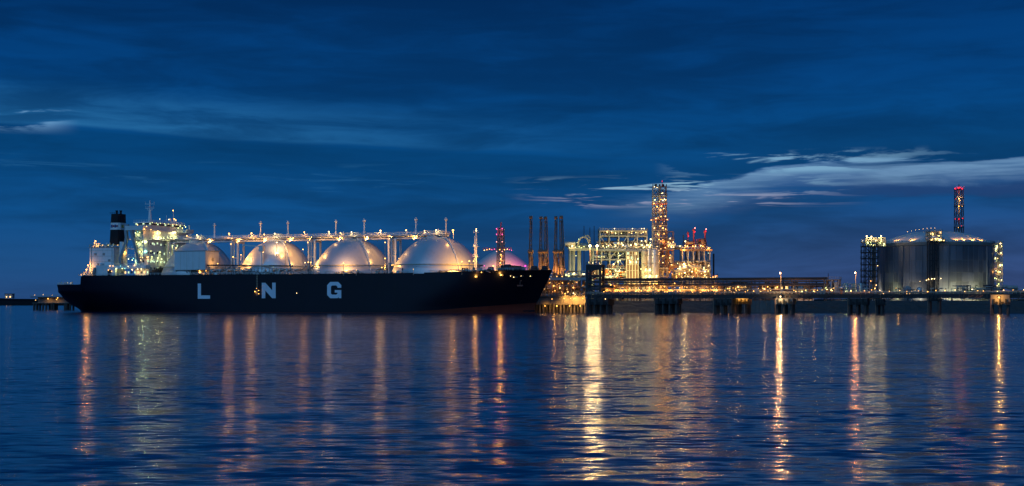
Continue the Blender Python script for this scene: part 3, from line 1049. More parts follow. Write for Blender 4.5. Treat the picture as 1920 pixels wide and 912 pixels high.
# windows of the side, each deck
for zz, row in ((z449 - 2.2, 5), (z465 - 2.2, 5), (z480 - 2.2, 5)):
    for i in range(row):
        sx = S(255, 5) + 1.2 + i * 3.0
        wn = ship.box('window', 'window_green' if rnd.random() < .55 else 'glass_dark', (sx, 4.93, zz - .5), (sx + .9, 5.0, zz + .5), under=acc)
for px, py, kd, r_ in ((254, 437, 'green', .24), (258, 435, 'teal', .2), (262, 436, 'green', .2), (270, 438, 'green', .2), (256, 454, 'green', .3), (267, 454, 'green', .34), (275, 454, 'green', .34),
                       (262, 472, 'green', .34), (268, 472, 'green', .34), (275, 472, 'teal', .34), (244, 449, 'warm', .2), (236, 474, 'amber', .34), (233, 471, 'amber', .2), (241, 486, 'green', .28), (228, 487, 'green', .28), (250, 485, 'teal', .26),
                       (248, 488, 'green', .24), (263, 483, 'warm', .22), (267, 483, 'warm', .22), (264, 488, 'white', .22), (276, 483, 'warm', .26),
                       (218, 504, 'green', .26), (229, 504, 'green', .22), (234, 504, 'teal', .22), (248, 506, 'warm', .32), (252, 498, 'warm', .26), (258, 505, 'white', .28), (265, 505, 'white', .28), (240, 500, 'white', .18), (226, 499, 'teal', .18)):
    ship.lamp(kd, SL(px, py, 3.2 if py < 495 else .55), r_, under=acc, name='deck_lamp', power=.8 if r_ > .33 else 1.1, glare=r_ > .33)
# lower house side with openings
for i in range(9):
    sx = S(219 + i * 6, .8)
    ship.box('doorway' if i % 3 == 0 else 'window', ('window_warm' if i % 2 else 'window_green') if i % 3 else 'steel_dark', (sx, 4.9, DZ + 1.0), (sx + .9, 4.97, DZ + 2.2), under=acc)
# front bulkhead windows
for zz in (z449 - 2.4, z465 - 2.4, z480 - 2.4, z493 - 1.5):
    for i in range(11):
        cc = 7 + i * 3.1
        wn = ship.box('window', 'window_green' if rnd.random() < .45 else 'glass_dark', (SFR, cc, zz - .5), (SFR + .07, cc + .9, zz + .5), under=acc)
for px, py, kd, r_ in ((290, 436, 'amber', .32), (300, 437, 'warm', .34), (319, 438, 'white', .22), (329, 437, 'white', .36), (297, 447, 'green', .34), (302, 447, 'green', .34), (307, 447, 'green', .3), (316, 448, 'green', .34), (325, 448, 'green', .34), (333, 448, 'green', .34),
                       (283, 471, 'green', .2), (300, 473, 'green', .28), (316, 459, 'green', .28), (329, 458, 'green', .34), (285, 482, 'green', .26), (296, 484, 'green', .28), (303, 486, 'green', .3), (318, 474, 'green', .3), (330, 465, 'white', .28), (278, 482, 'warm', .22)):
    ship.lamp(kd, SF(px, py, SFR + 1.1), r_, under=acc, name='deck_lamp', power=.8 if r_ > .33 else 1.1, glare=r_ > .33)
ship.box('front_gallery', 'white_paint', (SFR, 6, z449 - .2), (SFR + 1.6, 40, z449 + .1), under=acc)
ship.railing('white_paint', [(SFR + 1.5, 6, z449), (SFR + 1.5, 40, z449)], 1.1, 1.6, under=acc)
# dark gear at the foot of the front
for i in range(10):
    cc = 5 + i * 3.3
    ship.tube('deck_tank', 'steel_dark', (SFR + 1.5, cc, DZ), (SFR + 1.5, cc, DZ + 2.0 + (i * 5 % 4)), 1.1, 10)
# bridge deck with wings
ZB0, ZB1 = z432, SL(279, 424, 3).z
brd = ship.box('bridge_deck', 'white_paint', (SFR - 10.5, -1.0, ZB0), (SFR + .8, 46.5, ZB0 + .5))
for cs in (-1.0, 40.0):
    ship.box('wing_bulwark', 'white_paint', (SFR + .5, cs, ZB0 + .5), (SFR + .8, cs + 7.5, ZB1), under=brd)
    ship.box('wing_bulwark', 'white_paint', (SFR - 10.5, cs if cs < 0 else 46.2, ZB0 + .5), (SFR + .5, cs + .3 if cs < 0 else 46.5, ZB1), under=brd)
    ship.box('wing_bulwark', 'white_paint', (SFR - 10.5, cs + .3 if cs < 0 else cs, ZB0 + .5), (SFR - 10.2, cs + 7.5 if cs < 0 else 46.2, ZB1), under=brd)
ship.tube('wing_post', 'white_paint', (SFR - 1, 45.5, ZB1), (SFR - 1, 45.5, ZB1 + 2.5), .5, 8, under=brd)
for cc in (45.6, 43.0):
    ship.bar('wing_bracket', 'white_paint', (SFR - .5, cc, ZB0), (SFR - .5, cc if cc > 45 else 41, ZB0 - (5.2 if cc > 45 else 5.6)), .5, .5, under=brd)
ship.bar('wing_bracket', 'white_paint', (SFR - .5, 45.6, ZB0 - .6), (SFR - .5, 41.0, ZB0 - 5.2), .5, .5, under=brd)
whz = SL(279, 416, 6).z
wh = ship.box('wheelhouse', 'white_paint', (SFR - 9, 6, ZB0 + .5), (SFR - .2, 38, ZB0 + 3.0), under=brd)
ship.box('wheelhouse_roof', 'white_paint', (SFR - 9.6, 5.2, whz - .7), (SFR + .6, 38.8, whz), under=brd)
ship.box('wheelhouse_sill', 'steel_pale', (SFR - 9.2, 5.8, ZB0 + 3.0), (SFR, 38.2, ZB0 + 3.3), under=brd)
nw = 18
for i in range(nw + 1):
    cc = 6.1 + 31.8 * i / nw
    ship.box('window_post', 'steel_dark', (SFR - .3, cc - .14, ZB0 + 3.3), (SFR - .1, cc + .14, whz - .7), under=brd)
    if i < nw:
        ship.box('bridge_window', 'glass_dark' if i % 4 else 'window_green', (SFR - .22, cc + .14, ZB0 + 3.3), (SFR - .16, cc + 31.8 / nw - .14, whz - .7), under=brd)
for i in range(6):
    sx = SFR - 9 + i * 1.5
    ship.box('bridge_window', 'glass_dark' if i % 3 else 'window_green', (sx + .15, 6.1, ZB0 + 3.3), (sx + 1.35, 6.16, whz - .7), under=brd)
    ship.box('window_post', 'steel_dark', (sx - .14, 6.0, ZB0 + 3.3), (sx + .14, 6.2, whz - .7), under=brd)
ship.box('wheelhouse_core', 'steel_dark', (SFR - 8.8, 6.4, ZB0 + 3.3), (SFR - .5, 37.6, whz - .7), under=brd)
for i in range(9):
    ship.lamp('green', (SFR + .9, 7.5 + i * 3.8, whz - .45), .13, under=brd)
for px, py, kd, r_ in ((268, 427, 'amber', .34), (271, 430, 'amber', .28), (265, 424, 'warm', .2), (283, 431, 'amber', .22), (258, 422, 'warm', .22), (275, 425, 'warm', .2)):
    ship.lamp(kd, SL(px, py, -.2), r_, under=brd)
for px, py in ((334, 428), (342, 428), (348, 426)):
    ship.lamp('green', SF(px, py, SFR + 1.3), .24, under=brd)
ship.railing('white_paint', [(SFR - 9.4, 5.4, whz), (SFR + .4, 5.4, whz), (SFR + .4, 38.6, whz)], 1.1, 1.5, under=brd)
# the splayed legs carrying the near wing
for pts in ([(236, 421), (235, 434), (236, 446), (234, 458), (229, 472), (225, 484), (224, 494)], [(244, 424), (246, 436), (250, 452), (254, 467), (257, 480), (259, 494)]):
    vs, fs = [], []
    for px, py in pts:
        wl_ = 2.6 if (px, py) == pts[0] else 1.5
        for c, dw in ((-.8, 0), (-.8, wl_), (.6, wl_), (.6, 0)):
            p = SL(px, py, -.8)
            vs.append((p.x + dw - wl_ / 2, c, p.z))
    for i in range(len(pts) - 1):
        for k in range(4):
            fs.append((i * 4 + k, i * 4 + (k + 1) % 4, i * 4 + 4 + (k + 1) % 4, i * 4 + 4 + k))
    fs += [(3, 2, 1, 0), tuple(len(vs) - 4 + k for k in range(4))]
    ship.mesh('wing_leg', 'grey_cladding', vs, fs, under=brd)
# radar mast and roof gear
rm = SL(281, 376, 20)
zr = whz
mast = ship.tube('radar_mast', 'white_paint', (rm.x, 20, zr), (rm.x, 20, rm.z), .32, 8)
vs, fs = [], []
ship.lathe('mast_trunk', 'white_paint', (rm.x, 20), [(.55, SL(281, 393, 20).z), (1.25, zr)], 12, under=mast)
for py, w_ in ((383, 3.1), (391, 2.8), (394, 1.7)):
    z_ = SL(281, py, 20).z
    ship.box('crossarm', 'white_paint', (rm.x - w_, 19.8, z_ - .12), (rm.x + w_, 20.2, z_ + .12), under=mast)
    for q in (-1, 1):
        ship.tube('aerial', 'white_paint', (rm.x + q * w_ * .9, 20, z_), (rm.x + q * w_ * .9, 20, z_ + 1.3), .12, 6, under=mast)
ship.box('radar_scanner', 'white_paint', (rm.x - .2, 18.2, SL(281, 389, 20).z), (rm.x + .3, 21.8, SL(281, 388, 20).z), under=mast)
for px, py0, r_, kd, lr in ((325, 395, .12, 'amber', .30), (312, 404, .06, None, 0), (300, 411, .1, 'white', .18), (317, 412, .1, 'white', .22), (327, 411, .15, 'amber', .3), (330, 413, .1, 'warm', .26)):
    p = SL(px, py0, 26)
    ship.tube('roof_post', 'white_paint', (p.x, 26, zr), (p.x, 26, p.z), r_, 6)
    if kd:
        ship.lamp(kd, (p.x, 25.8, p.z), lr)
ship.ball('satellite_dome', 'white_paint', SL(318, 412.5, 28), .9)

# ------------------------------------------------------------------ jetty, piers, loading platform
def FThing(name, label, cat, s, c, group=None):
    """a thing whose parts are given along the jetty: s, c, z"""
    t = Thing(name, label, cat, at=tuple(W(s, c, 0)), group=group, rotz=-A, local=True)
    t.base = Vector((s, c, 0))
    return t


def frame(T, x0, x1, y0, y1, levels, nx, ny, m_, cw=.4, decks=(), deck_m='steel_grey', brace=.35, seed=1, rail=True, bm=None):
    """open steel frame: every column and beam its own piece"""
    rnd = random.Random(seed)
    X = [x0 + (x1 - x0) * i / (nx - 1) for i in range(nx)]
    Yy = [y0 + (y1 - y0) * i / (ny - 1) for i in range(ny)]
    for x in X:
        for y in Yy:
            T.box('column', m_, (x - cw / 2, y - cw / 2, levels[0]), (x + cw / 2, y + cw / 2, levels[-1]))
    for z in levels[1:]:
        h = cw * .9
        for y in Yy:
            T.box('beam', bm or m_, (x0 - cw / 2 - .01, y - cw * .42, z - h), (x1 + cw / 2 + .01, y + cw * .42, z - .02))
        for x in X:
            T.box('cross_beam', bm or m_, (x - cw * .4, y0 - cw / 2 - .02, z - h * .9), (x + cw * .4, y1 + cw / 2 + .02, z - .04))
    for za, zb in zip(levels, levels[1:]):
        for i in range(nx - 1):
            if rnd.random() < brace:
                a, b2 = (za, zb) if rnd.random() < .5 else (zb, za)
                T.bar('brace', m_, (X[i], y0 - .03, a), (X[i + 1], y0 - .03, b2), cw * .55)
    for z in decks:
        d = T.box('deck', deck_m, (x0 - .6, y0 - .6, z), (x1 + .6, y1 + .6, z + .14))
        if rail:
            T.railing(m_, [(x0 - .5, y1, z + .14), (x0 - .5, y0 - .5, z + .14), (x1 + .5, y0 - .5, z + .14), (x1 + .5, y1, z + .14)], 1.15, 1.8, under=d, t=.1)


def fill(T, x0, x1, y0, y1, z0, z1, n_, seed, mats=('pipe_silver', 'steel_pale', 'rust_brown'), rmax=.45, vessels=.18):
    """pipework and small vessels inside a volume"""
    rnd = random.Random(seed)
    U = rnd.uniform
    for i in range(n_):
        m_ = rnd.choice(mats)
        q = rnd.random()
        if q < vessels:
            x, y, z = U(x0, x1), U(y0, y1), U(z0, z0 + (z1 - z0) * .6)
            r_ = U(.6, 1.5)
            if rnd.random() < .5:
                L = U(3, 6)
                v = T.tube('drum', m_, (x - L / 2, y, z + r_), (x + L / 2, y, z + r_), r_, 14)
                T.ball('drum_end', m_, (x - L / 2, y, z + r_), (r_ * .5, r_, r_), under=v)
                T.ball('drum_end', m_, (x + L / 2, y, z + r_), (r_ * .5, r_, r_), under=v)
            else:
                L = U(3, 7)
                v = T.tube('vessel', m_, (x, y, z), (x, y, min(z1, z + L)), r_, 14)
                T.ball('vessel_head', m_, (x, y, min(z1, z + L)), (r_, r_, r_ * .5), under=v)
        else:
            p = Vector((U(x0, x1), U(y0, y1), U(z0, z1)))
            pts = [p]
            for k in range(rnd.randint(1, 3)):
                ax = rnd.choice((0, 0, 2, 2, 1))
                lo, hi = ((x0, x1), (y0, y1), (z0, z1))[ax]
                v = p.copy()
                stp = (U(2, 12), U(1, 5), U(2, 8))[ax] * rnd.choice((-1, 1))
                v[ax] = min(hi, max(lo, v[ax] + stp))
                if (v - p).length > .6:
                    pts.append(v)
                    p = v
            if len(pts) > 1:
                r_ = U(.10, rmax)
                if len(pts) == 2:
                    T.tube('pipe', m_, pts[0], pts[1], r_, 7)
                else:
                    T.pipe('pipe', m_, pts, r_, 6)


def lamps(T, x0, x1, y0, y1, z0, z1, n_, seed, kinds, r0=.2, r1=.38, power=1.0, glare=True):
    rnd = random.Random(seed)
    for i in range(n_):
        T.lamp(rnd.choice(kinds), (rnd.uniform(x0, x1), rnd.uniform(y0, y1), rnd.uniform(z0, z1)), .1 + (r1 * 1.25 - .1) * rnd.random() ** 1.5, power=power * .24, glare=glare)


def lattice(T, cx, cy, z0, z1, w0, w1, k, m_, r=.2, under=None, name='bracing'):
    """four legs with ring and cross bracing"""
    def cor(z, i):
        w_ = (w0 + (w1 - w0) * (z - z0) / (z1 - z0)) / 2
        sx, sy = ((-1, -1), (1, -1), (1, 1), (-1, 1))[i]
        return Vector((cx + sx * w_, cy + sy * w_, z))
    for i in range(4):
        T.tube('tower_leg', m_, cor(z0, i), cor(z1, i), r * 1.6, 6, under=under)
    zs = [z0 + (z1 - z0) * i / k for i in range(k + 1)]
    for za, zb in zip(zs, zs[1:]):
        vs, fs = [], []

        def seg(a, b2):
            q = (b2 - a).to_track_quat('Z', 'Y')
            o = len(vs)
            for e in (a, b2):
                for sx, sy in ((-1, -1), (1, -1), (1, 1), (-1, 1)):
                    vs.append(e + q @ Vector((sx * r * .75, sy * r * .75, 0)))
            for j in range(4):
                fs.append((o + j, o + (j + 1) % 4, o + 4 + (j + 1) % 4, o + 4 + j))
        for i in range(4):
            j = (i + 1) % 4
            seg(cor(zb, i), cor(zb, j))
            seg(cor(za, i), cor(zb, j))
            seg(cor(za, j), cor(zb, i))
        T.mesh(name, m_, vs, fs, under)


JC = 31.0
tr = FThing('jetty_trestle', 'long dark jetty roadway on piers running out past the bow', 'jetty', S(1100, JC), JC)
j0, j1 = S(1100, JC), S(1990, JC)
k = 26
for i in range(k):
    a, b2 = j0 + (j1 - j0) * i / k, j0 + (j1 - j0) * (i + 1) / k
    sp = tr.box('deck_span', 'concrete_unlit', (a + .04, JC, 8.5), (b2 - .04, JC + 8, 9.1))
    tr.box('edge_girder', 'steel_dark', (a + .04, JC + .3, 7.3), (b2 - .04, JC + .9, 8.5), under=sp)
    tr.box('kerb', 'concrete_unlit', (a + .04, JC + .05, 9.1), (b2 - .04, JC + .35, 9.35), under=sp)
    tr.railing('steel_pale', [(a + .1, JC + .2, 9.35), (b2 - .1, JC + .2, 9.35)], 1.15, 1.6, under=sp, t=.12)
    tr.railing('steel_pale', [(a + .1, JC + 7.8, 9.1), (b2 - .1, JC + 7.8, 9.1)], 1.25, 1.6, under=sp, t=.12)
for c_, z_, r_ in ((JC + 1.2, 9.7, .22), (JC + 2.0, 9.9, .3), (JC + 6.8, 9.9, .35)):
    tr.tube('service_pipe', 'rust_brown', (j0, c_, z_), (j1, c_, z_), r_, 8)
rnd = random.Random(21)
for i in range(46):
    px = 1110 + i * 18 + rnd.uniform(-5, 5)
    if 1448 < px < 1480:
        continue
    s_ = S(px, JC)
    tr.lamp(rnd.choice(('amber', 'amber', 'warm', 'warm')), (s_, JC + (1.3 if i % 2 else rnd.uniform(2, 7.4)), 9.9 + rnd.uniform(.3, 1.2)), .22 if i % 2 else rnd.uniform(.10, .2), power=1.5)

for i in range(90):                                   # valves, boxes, posts and hoses along the roadway edge
    rnd = random.Random(900 + i)
    s_ = j0 + (j1 - j0) * rnd.random()
    c_ = JC + rnd.choice((.7, 1.0, 7.2))
    h_ = rnd.uniform(.8, 3.2) if i % 5 else rnd.uniform(3, 6.5)
    if i % 3 == 0:
        tr.box('junction_box', rnd.choice(('steel_grey', 'steel_dark', 'orange_paint')), (s_ - rnd.uniform(.3, .9), c_ - .3, 9.1), (s_ + .5, c_ + .3, 9.1 + min(h_, 2.2)))
    elif i % 3 == 1:
        tr.tube('post', rnd.choice(('steel_grey', 'rust_brown', 'steel_dark')), (s_, c_, 9.1), (s_, c_, 9.1 + h_), rnd.uniform(.08, .2), 6)
    else:
        tr.pipe('conduit', rnd.choice(('rust_brown', 'steel_dark')), [(s_, JC - .1, 9.0), (s_, JC - .15, 7.0), (s_ + rnd.uniform(1, 5), JC - .15, rnd.uniform(6.4, 7.2)), (s_ + 6, JC - .1, 8.6)], .13, 6)
# piers and dolphins in the water: (px0, px1, top, bottom of cap, lit, label)
PIERS = [(1098, 1140, 559, 572, 0, 'wide dark concrete pier carrying the start of the roadway, beside the gangway tower'),
         (1226, 1270, 559, 570, 0, 'dark concrete pier under the roadway below the tall lit tower'),
         (1336, 1372, 560, 573, 0, 'dark square dolphin in the water just left of the amber lit dolphin'),
         (1378, 1402, 558, 571, 2, 'amber lit concrete dolphin between two dark piers'),
         (1452, 1486, 557, 571, 1, 'concrete pier with a bright lamp under the near street lamp'),
         (1588, 1626, 560, 572, 0, 'dark pier under the second street lamp by the storage tank'),
         (1640, 1656, 561, 573, 0, 'narrow dark pier just in front of the storage tank stair tower'),
         (1738, 1764, 561, 565, 0, 'thin dark pier below the middle of the storage tank'),
         (1856, 1894, 553, 572, 3, 'yellow lit concrete pier with a lamp at the far right end')]
for i, (x0, x1, ya, yb, lit, lab) in enumerate(PIERS):
    c0 = JC - 2.2 if lit != 2 else JC + 9
    a, b2 = SL(x0, ya, c0), SL(x1, yb, c0)
    pr_ = FThing('jetty_pier', lab, 'pier', a.x, c0, 'piers of the jetty')
    top_z = min(a.z, 7.25) if lit != 2 else a.z
    cap = pr_.box('pile_cap', 'concrete' if lit else 'concrete_unlit', (a.x, c0, b2.z), (b2.x, c0 + 11, top_z))
    if lit == 3:
        pr_.box('cap_upstand', 'concrete', (a.x + .3, c0 + .1, top_z), (b2.x - .3, c0 + 2, a.z), under=cap)
    npl = max(2, int((b2.x - a.x) / 2.6))
    for q in range(npl):
        for cc in (c0 + 1.4, c0 + 5.5, c0 + 9.6):
            x = a.x + .9 + (b2.x - a.x - 1.8) * q / (npl - 1)
            pr_.tube('pile', 'wet_pile', (x, cc, -1.5), (x, cc, b2.z), .62, 10)
    for q in range(3):
        x = a.x + (b2.x - a.x) * (.2 + .3 * q)
        pr_.tube('tyre_fender', 'rubber', (x + 1.1, c0 - .45, b2.z + .9), (x + 1.1, c0 - .05, b2.z + .9), .6, 14, under=cap)
        pr_.box('fender', 'rubber', (x - .35, c0 - .35, b2.z + .3), (x + .35, c0, b2.z + 2.6), under=cap)
    pr_.box('access_ladder', 'rust_brown', (a.x + .2, c0 - .12, .2), (a.x + .6, c0 - .02, top_z), under=cap)
    pr_.tube('bollard', 'steel_dark', (a.x + .8, c0 + .9, top_z), (a.x + .8, c0 + .9, top_z + .8), .35, 10)
    if lit == 1:
        pr_.lamp('flood_white', (S(1464, c0), c0 - .9, SL(1464, 556.5, c0).z), .42, glare=True, power=.8)
    if lit == 2:
        for px in (1383, 1392, 1398):
            pr_.lamp('amber', SL(px, 557, c0 - 1.5), .34)
    if lit == 3:
        pr_.lamp('flood_amber', SL(1873, 558, c0 - 1.2), .42, glare=True, power=.35)
    if i == 0:
        pr_.lamp('warm', SL(1135, 561, c0 - .6), .2)

# street lamps on the roadway
for px, py, r_, lab in ((1464, 511, .62, 'tall street lamp on the roadway above the brightly lit pier'), (1604.5, 510.5, .55, 'tall street lamp on the roadway just left of the storage tank')):
    p = SL(px, py, JC + 1)
    L = FThing('street_lamp', lab, 'street lamp', p.x, JC + 1, 'street lamps on the jetty')
    L.tube('lamp_base', 'steel_grey', (p.x, JC + 1, 9.1), (p.x, JC + 1, 10.4), .28, 8)
    L.tube('lamp_pole', 'steel_pale', (p.x, JC + 1, 9.1), (p.x, JC + 1, p.z - .2), .14, 8)
    L.box('lamp_arm', 'steel_pale', (p.x - .12, JC - 1.0, p.z - .1), (p.x + .12, JC + 1.1, p.z + .05))
    L.lamp('flood_orange', (p.x, JC - .9, p.z - .4), r_ * .75, name='lamp_head', glare=True)

# loading platform behind the bow
PC = 56.0
lp = FThing('loading_platform', 'amber lit concrete loading platform on piles behind the bow', 'platform', S(900, PC), PC)
l0, l1 = S(905, PC), S(1098, PC)
deck = lp.box('platform_deck', 'concrete', (l0, PC - .5, 8.3), (l1, PC + 32, 9.0))
k = 9
for i in range(k):
    a, b2 = l0 + (l1 - l0) * i / k, l0 + (l1 - l0) * (i + 1) / k
    lp.box('face_panel', 'concrete', (a + .06, PC, 4.2), (b2 - .06, PC + .8 + .15 * (i % 2), 8.3))
for i in range(30):
    x = l0 + (l1 - l0) * (i + .5) / 30
    for cc in (PC + 1.5, PC + 9, PC + 18):
        lp.tube('pile', 'concrete' if i % 3 else 'wet_pile', (x + (cc % 3) * .4, cc, -1.5), (x + (cc % 3) * .4, cc, 4.4), .55, 10)
lp.railing('steel_pale', [(l0, PC - .3, 9.0), (l1, PC - .3, 9.0)], 1.15, 1.6, t=.12)
for px, py, kd, r_ in ((1058, 560, 'flood_amber', .26), (1070, 560, 'flood_amber', .2), (1076, 560.5, 'flood_amber', .30), (1093, 559.5, 'flood_amber', .24), (1035, 561, 'amber', .2), (1044, 574, 'amber', .3), (1068, 574, 'amber', .28), (1088, 574, 'amber', .28), (1022, 574, 'amber', .25)):
    p_ = SL(px, py, PC - 3.2)
    lm_ = lp.lamp(kd, p_, r_, aim=p_ + Vector((0, 1.0, -.25)), power=1.3 if kd != 'amber' else 2)
    lp.box('lamp_bracket', 'steel_dark', (p_.x - .06, PC - 3.2, 8.7), (p_.x + .06, PC - .5, 8.8))
u0, u1 = S(1034, PC), S(1098, PC)
frame(lp, u0, u1, PC + 1, PC + 15, [9.0, 13.2, 18.2], 7, 3, 'rust_brown', .5, decks=(18.2,), seed=4, brace=.5)
lp.box('deck_fascia', 'grey_cladding', (u0 - .7, PC + .1, 16.9), (u1 + .7, PC + .35, 18.1))
fill(lp, u0 - 8, u1, PC + 1, PC + 13, 9.2, 16.5, 90, 31)
lamps(lp, u0 - 6, u1, PC - .2, PC + 9, 10, 16, 30, 32, ('amber', 'amber', 'warm', 'amber'), .18, .30, power=1.8)
lp.lamp('flood_white', SL(1075, 550, PC - .6), .34)
lamps(lp, S(1058, PC), u1, PC + .5, PC + 6, 19.0, 20.5, 12, 33, ('white', 'green', 'white'), .2, .3)
fill(lp, S(1058, PC), u1, PC + 2, PC + 10, 18.4, 21.5, 14, 34, vessels=.35)
fill(lp, S(985, PC), S(1034, PC), PC + 4, PC + 14, 9.2, 20.5, 40, 35)
lamps(lp, S(985, PC), S(1036, PC), PC + 3, PC + 7, 15, 21, 14, 36, ('amber', 'warm', 'amber'), .2, .3)

# loading arms, folded upright
ARMS = [(995, 0, 408, 'single rusty loading arm nearest to the lit dome, folded upright'),
        (1014, 0, 409, 'first of the middle pair of rusty loading arms behind the bow'),
        (1022.5, 1, 409, 'second of the middle pair of rusty loading arms behind the bow'),
        (1042, 0, 408.5, 'slimmer leaning loading arm above the bow tip'),
        (1052, 1, 407.5, 'loading arm farthest from the ship domes, beside the pale columns')]
for k, (px, lean, py, lab) in enumerate(ARMS):
    c = PC + 4.0
    p = SL(px, py, c)
    z0 = 9.0
    arm = FThing('marine_loader', lab, 'loading arm', p.x, c, 'loading arms on the platform')
    x = p.x
    zj = SL(px, 472, c).z
    arm.tube('riser', 'rust_brown', (x, c, z0), (x, c, zj), .45, 10)
    for q in (-1, 1):
        arm.bar('support_leg', 'rust_brown', (x + q * 2.2, c - 1, z0), (x + q * .6, c, zj - 3), .42, .42)
        arm.bar('support_leg', 'rust_brown', (x + q * 2.2, c + 2, z0), (x + q * .6, c + .8, zj - 3), .42, .42)
        arm.tube('inboard_arm', 'rust_brown', (x + q * .5, c, zj - 1), (x + q * .42 + (1 - 2 * lean) * .4, c, p.z), .2, 8)
    for q in range(8):
        za = zj + (p.z - zj) * q / 8
        zb_ = zj + (p.z - zj) * (q + 1) / 8
        arm.bar('arm_brace', 'rust_brown', (x - .5, c, za), (x + .6, c, zb_), .16, .16)
        arm.bar('arm_brace', 'rust_brown', (x + .6, c, za), (x - .5, c, zb_), .16, .16)
        if q % 2:
            arm.tube('flange', 'rust_brown', (x - .5, c, za), (x - .5, c, za + .3), .42, 8)
    arm.tube('ladder', 'steel_grey', (x + .2, c - .6, z0), (x + .2, c - .6, zj), .1, 5)
    arm.tube('outboard_arm', 'rust_brown', (x + (1.5 if lean else -1.3), c + .9, zj - 9), (x + (.7 if lean else -.4), c + .5, p.z - .5), .26, 8)
    arm.tube('swivel_joint', 'rust_brown', (x - 1.3, c, zj), (x + 1.3, c, zj), 1.0, 12)
    arm.tube('apex_sheave', 'rust_brown', (x - .5, c - .3, p.z), (x + .9, c - .3, p.z), .8, 14)
    arm.box('counterweight', 'rust_brown', (x - 1.6, c + .8, zj - 3.6), (x + .2, c + 2.2, zj - .8))
    arm.pipe('hydraulic_hose', 'rubber', [(x + .9, c - .5, zj - 8), (x + 1.6, c - .5, zj - 3), (x + .9, c - .5, zj + 2), (x + .5, c - .4, p.z - 2)], .14, 5)
    arm.tube('coupler', 'rust_brown', (x + (1.5 if lean else -1.3), c + .9, zj - 9.8), (x + (1.5 if lean else -1.3), c + .9, zj - 8.6), .7, 10)
    arm.lamp('flood_amber', (x + 1.6, c - 3.0, zj - 13), .28, aim=(x, c, zj + 8), name='flood_lamp', power=1.8)
    arm.lamp('amber', (x - 1.6, c - 2.0, zj - 14.5), .3)

# gangway tower, dark, at the platform's corner
GC = 33.0
a, b2 = SL(1098, 497, GC), SL(1126, 556, GC)
gt = FThing('gangway_tower', 'dark steel gangway tower standing in front of the lit process units', 'tower', a.x, GC)
frame(gt, a.x + .5, b2.x - .5, GC + 1, GC + 6.5, [9.1, 12.5, 16.0, 19.0, a.z], 2, 2, 'steel_dark', 1.1, decks=(a.z, 16.0), deck_m='steel_dark', brace=1.0, seed=8)
gt.box('cladding_panel', 'steel_dark', (a.x + .9, GC + .9, a.z - 2.6), (b2.x - .9, GC + 1.0, a.z - .6))
gt.box('gangway', 'steel_dark', (a.x + 1, GC + 2, 12.7), (b2.x + 6, GC + 3.4, 13.9))

# pipe rack alongside the roadway
RC = 41.0
pk = FThing('pipe_rack', 'long two level pipe rack with amber lights beside the roadway', 'pipe rack', S(1100, RC), RC)
r0, r1 = S(1126, RC), S(1545, RC)
frame(pk, r0, r1, RC, RC + 9, [6.2, 11.2, 13.6, 16.4], 17, 2, 'rust_brown', .42, seed=6, brace=.3)
for i in range(6):
    pk.tube('line_pipe', ('steel_dark', 'rust_brown', 'steel_dark')[i % 3], (r0 - 1, RC + .4 + i * 1.5, 16.4 + .5), (r1 + 1, RC + .4 + i * 1.5, 16.4 + .5), .42 + .12 * (i % 2), 10)
for i in range(6):
    pk.tube('line_pipe', ('rust_brown', 'pipe_silver')[i % 2], (r0, RC + .6 + i * 1.5, 14.1), (r1, RC + .6 + i * 1.5, 14.1), .38, 8)
for i in range(5):
    pk.tube('line_pipe', ('steel_pale', 'rust_brown')[i % 2], (r0, RC + .8 + i * 1.7, 11.6), (r1, RC + .8 + i * 1.7, 11.6), .3, 8)
pk.box('cable_tray', 'steel_dark', (r0, RC - .5, 15.0), (r1, RC - .1, 15.7))
pk.box('cable_tray', 'steel_dark', (S(1280, RC), RC - .3, 13.6), (r1, RC + .1, 14.6))
fill(pk, r0, S(1330, RC), RC + 1, RC + 8, 6.6, 15.5, 170, 41, rmax=.3, vessels=.08)
fill(pk, S(1330, RC), r1, RC + 1, RC + 8, 6.6, 15.5, 130, 42, rmax=.3, vessels=.06)
lamps(pk, r0, S(1335, RC), RC - .6, RC + 6, 10.0, 14.8, 60, 43, ('amber', 'amber', 'amber', 'warm'), .16, .28, power=1.8)
lamps(pk, S(1335, RC), S(1470, RC), RC - .4, RC + 6, 9.6, 13, 34, 44, ('amber', 'amber', 'warm'), .16, .26, power=1.8)
lamps(pk, S(1470, RC), r1, RC - .4, RC + 6, 9.6, 12, 20, 45, ('amber', 'warm', 'green'), .14, .25, power=1.8)
for i in range(20):                                   # floodlights added on the roadway's back edge to brighten the rack
    s_ = r0 + (r1 - r0) * (i + .5) / 20
    tr.tube('lamp_post', 'steel_grey', (s_, JC + 7.7, 9.1), (s_, JC + 7.7, 10.9), .08, 6)
    tr.lamp('flood_amber', (s_, JC + 7.7, 11.1), .24 if i < 11 else .2, name='flood_lamp', aim=(s_, RC + 3, 11.6), power=1.0 if i < 11 else .6)
# end module of the rack
e0, e1 = S(1542, RC), S(1572, RC)
em = FThing('valve_station', 'small open steel valve station with yellow lights at the rack end', 'steel frame', e0, RC)
frame(em, e0 + 1.0, e1, RC + 1, RC + 8, [6.2, 11.0, 16.2], 3, 2, 'steel_grey', .4, decks=(16.2, 11.0), seed=7, brace=.8)
fill(em, e0 + 1.4, e1, RC + 1, RC + 7, 6.5, 16, 26, 46)
lamps(em, e0 + 1.4, e1, RC + .2, RC + 2, 9.5, 13, 7, 47, ('green', 'warm'), .16, .26)
vp = SL(1553, 513, RC + 3)
em.tube('vent_stack', 'steel_dark', (vp.x, RC + 3, 16.2), vp, .16, 6)

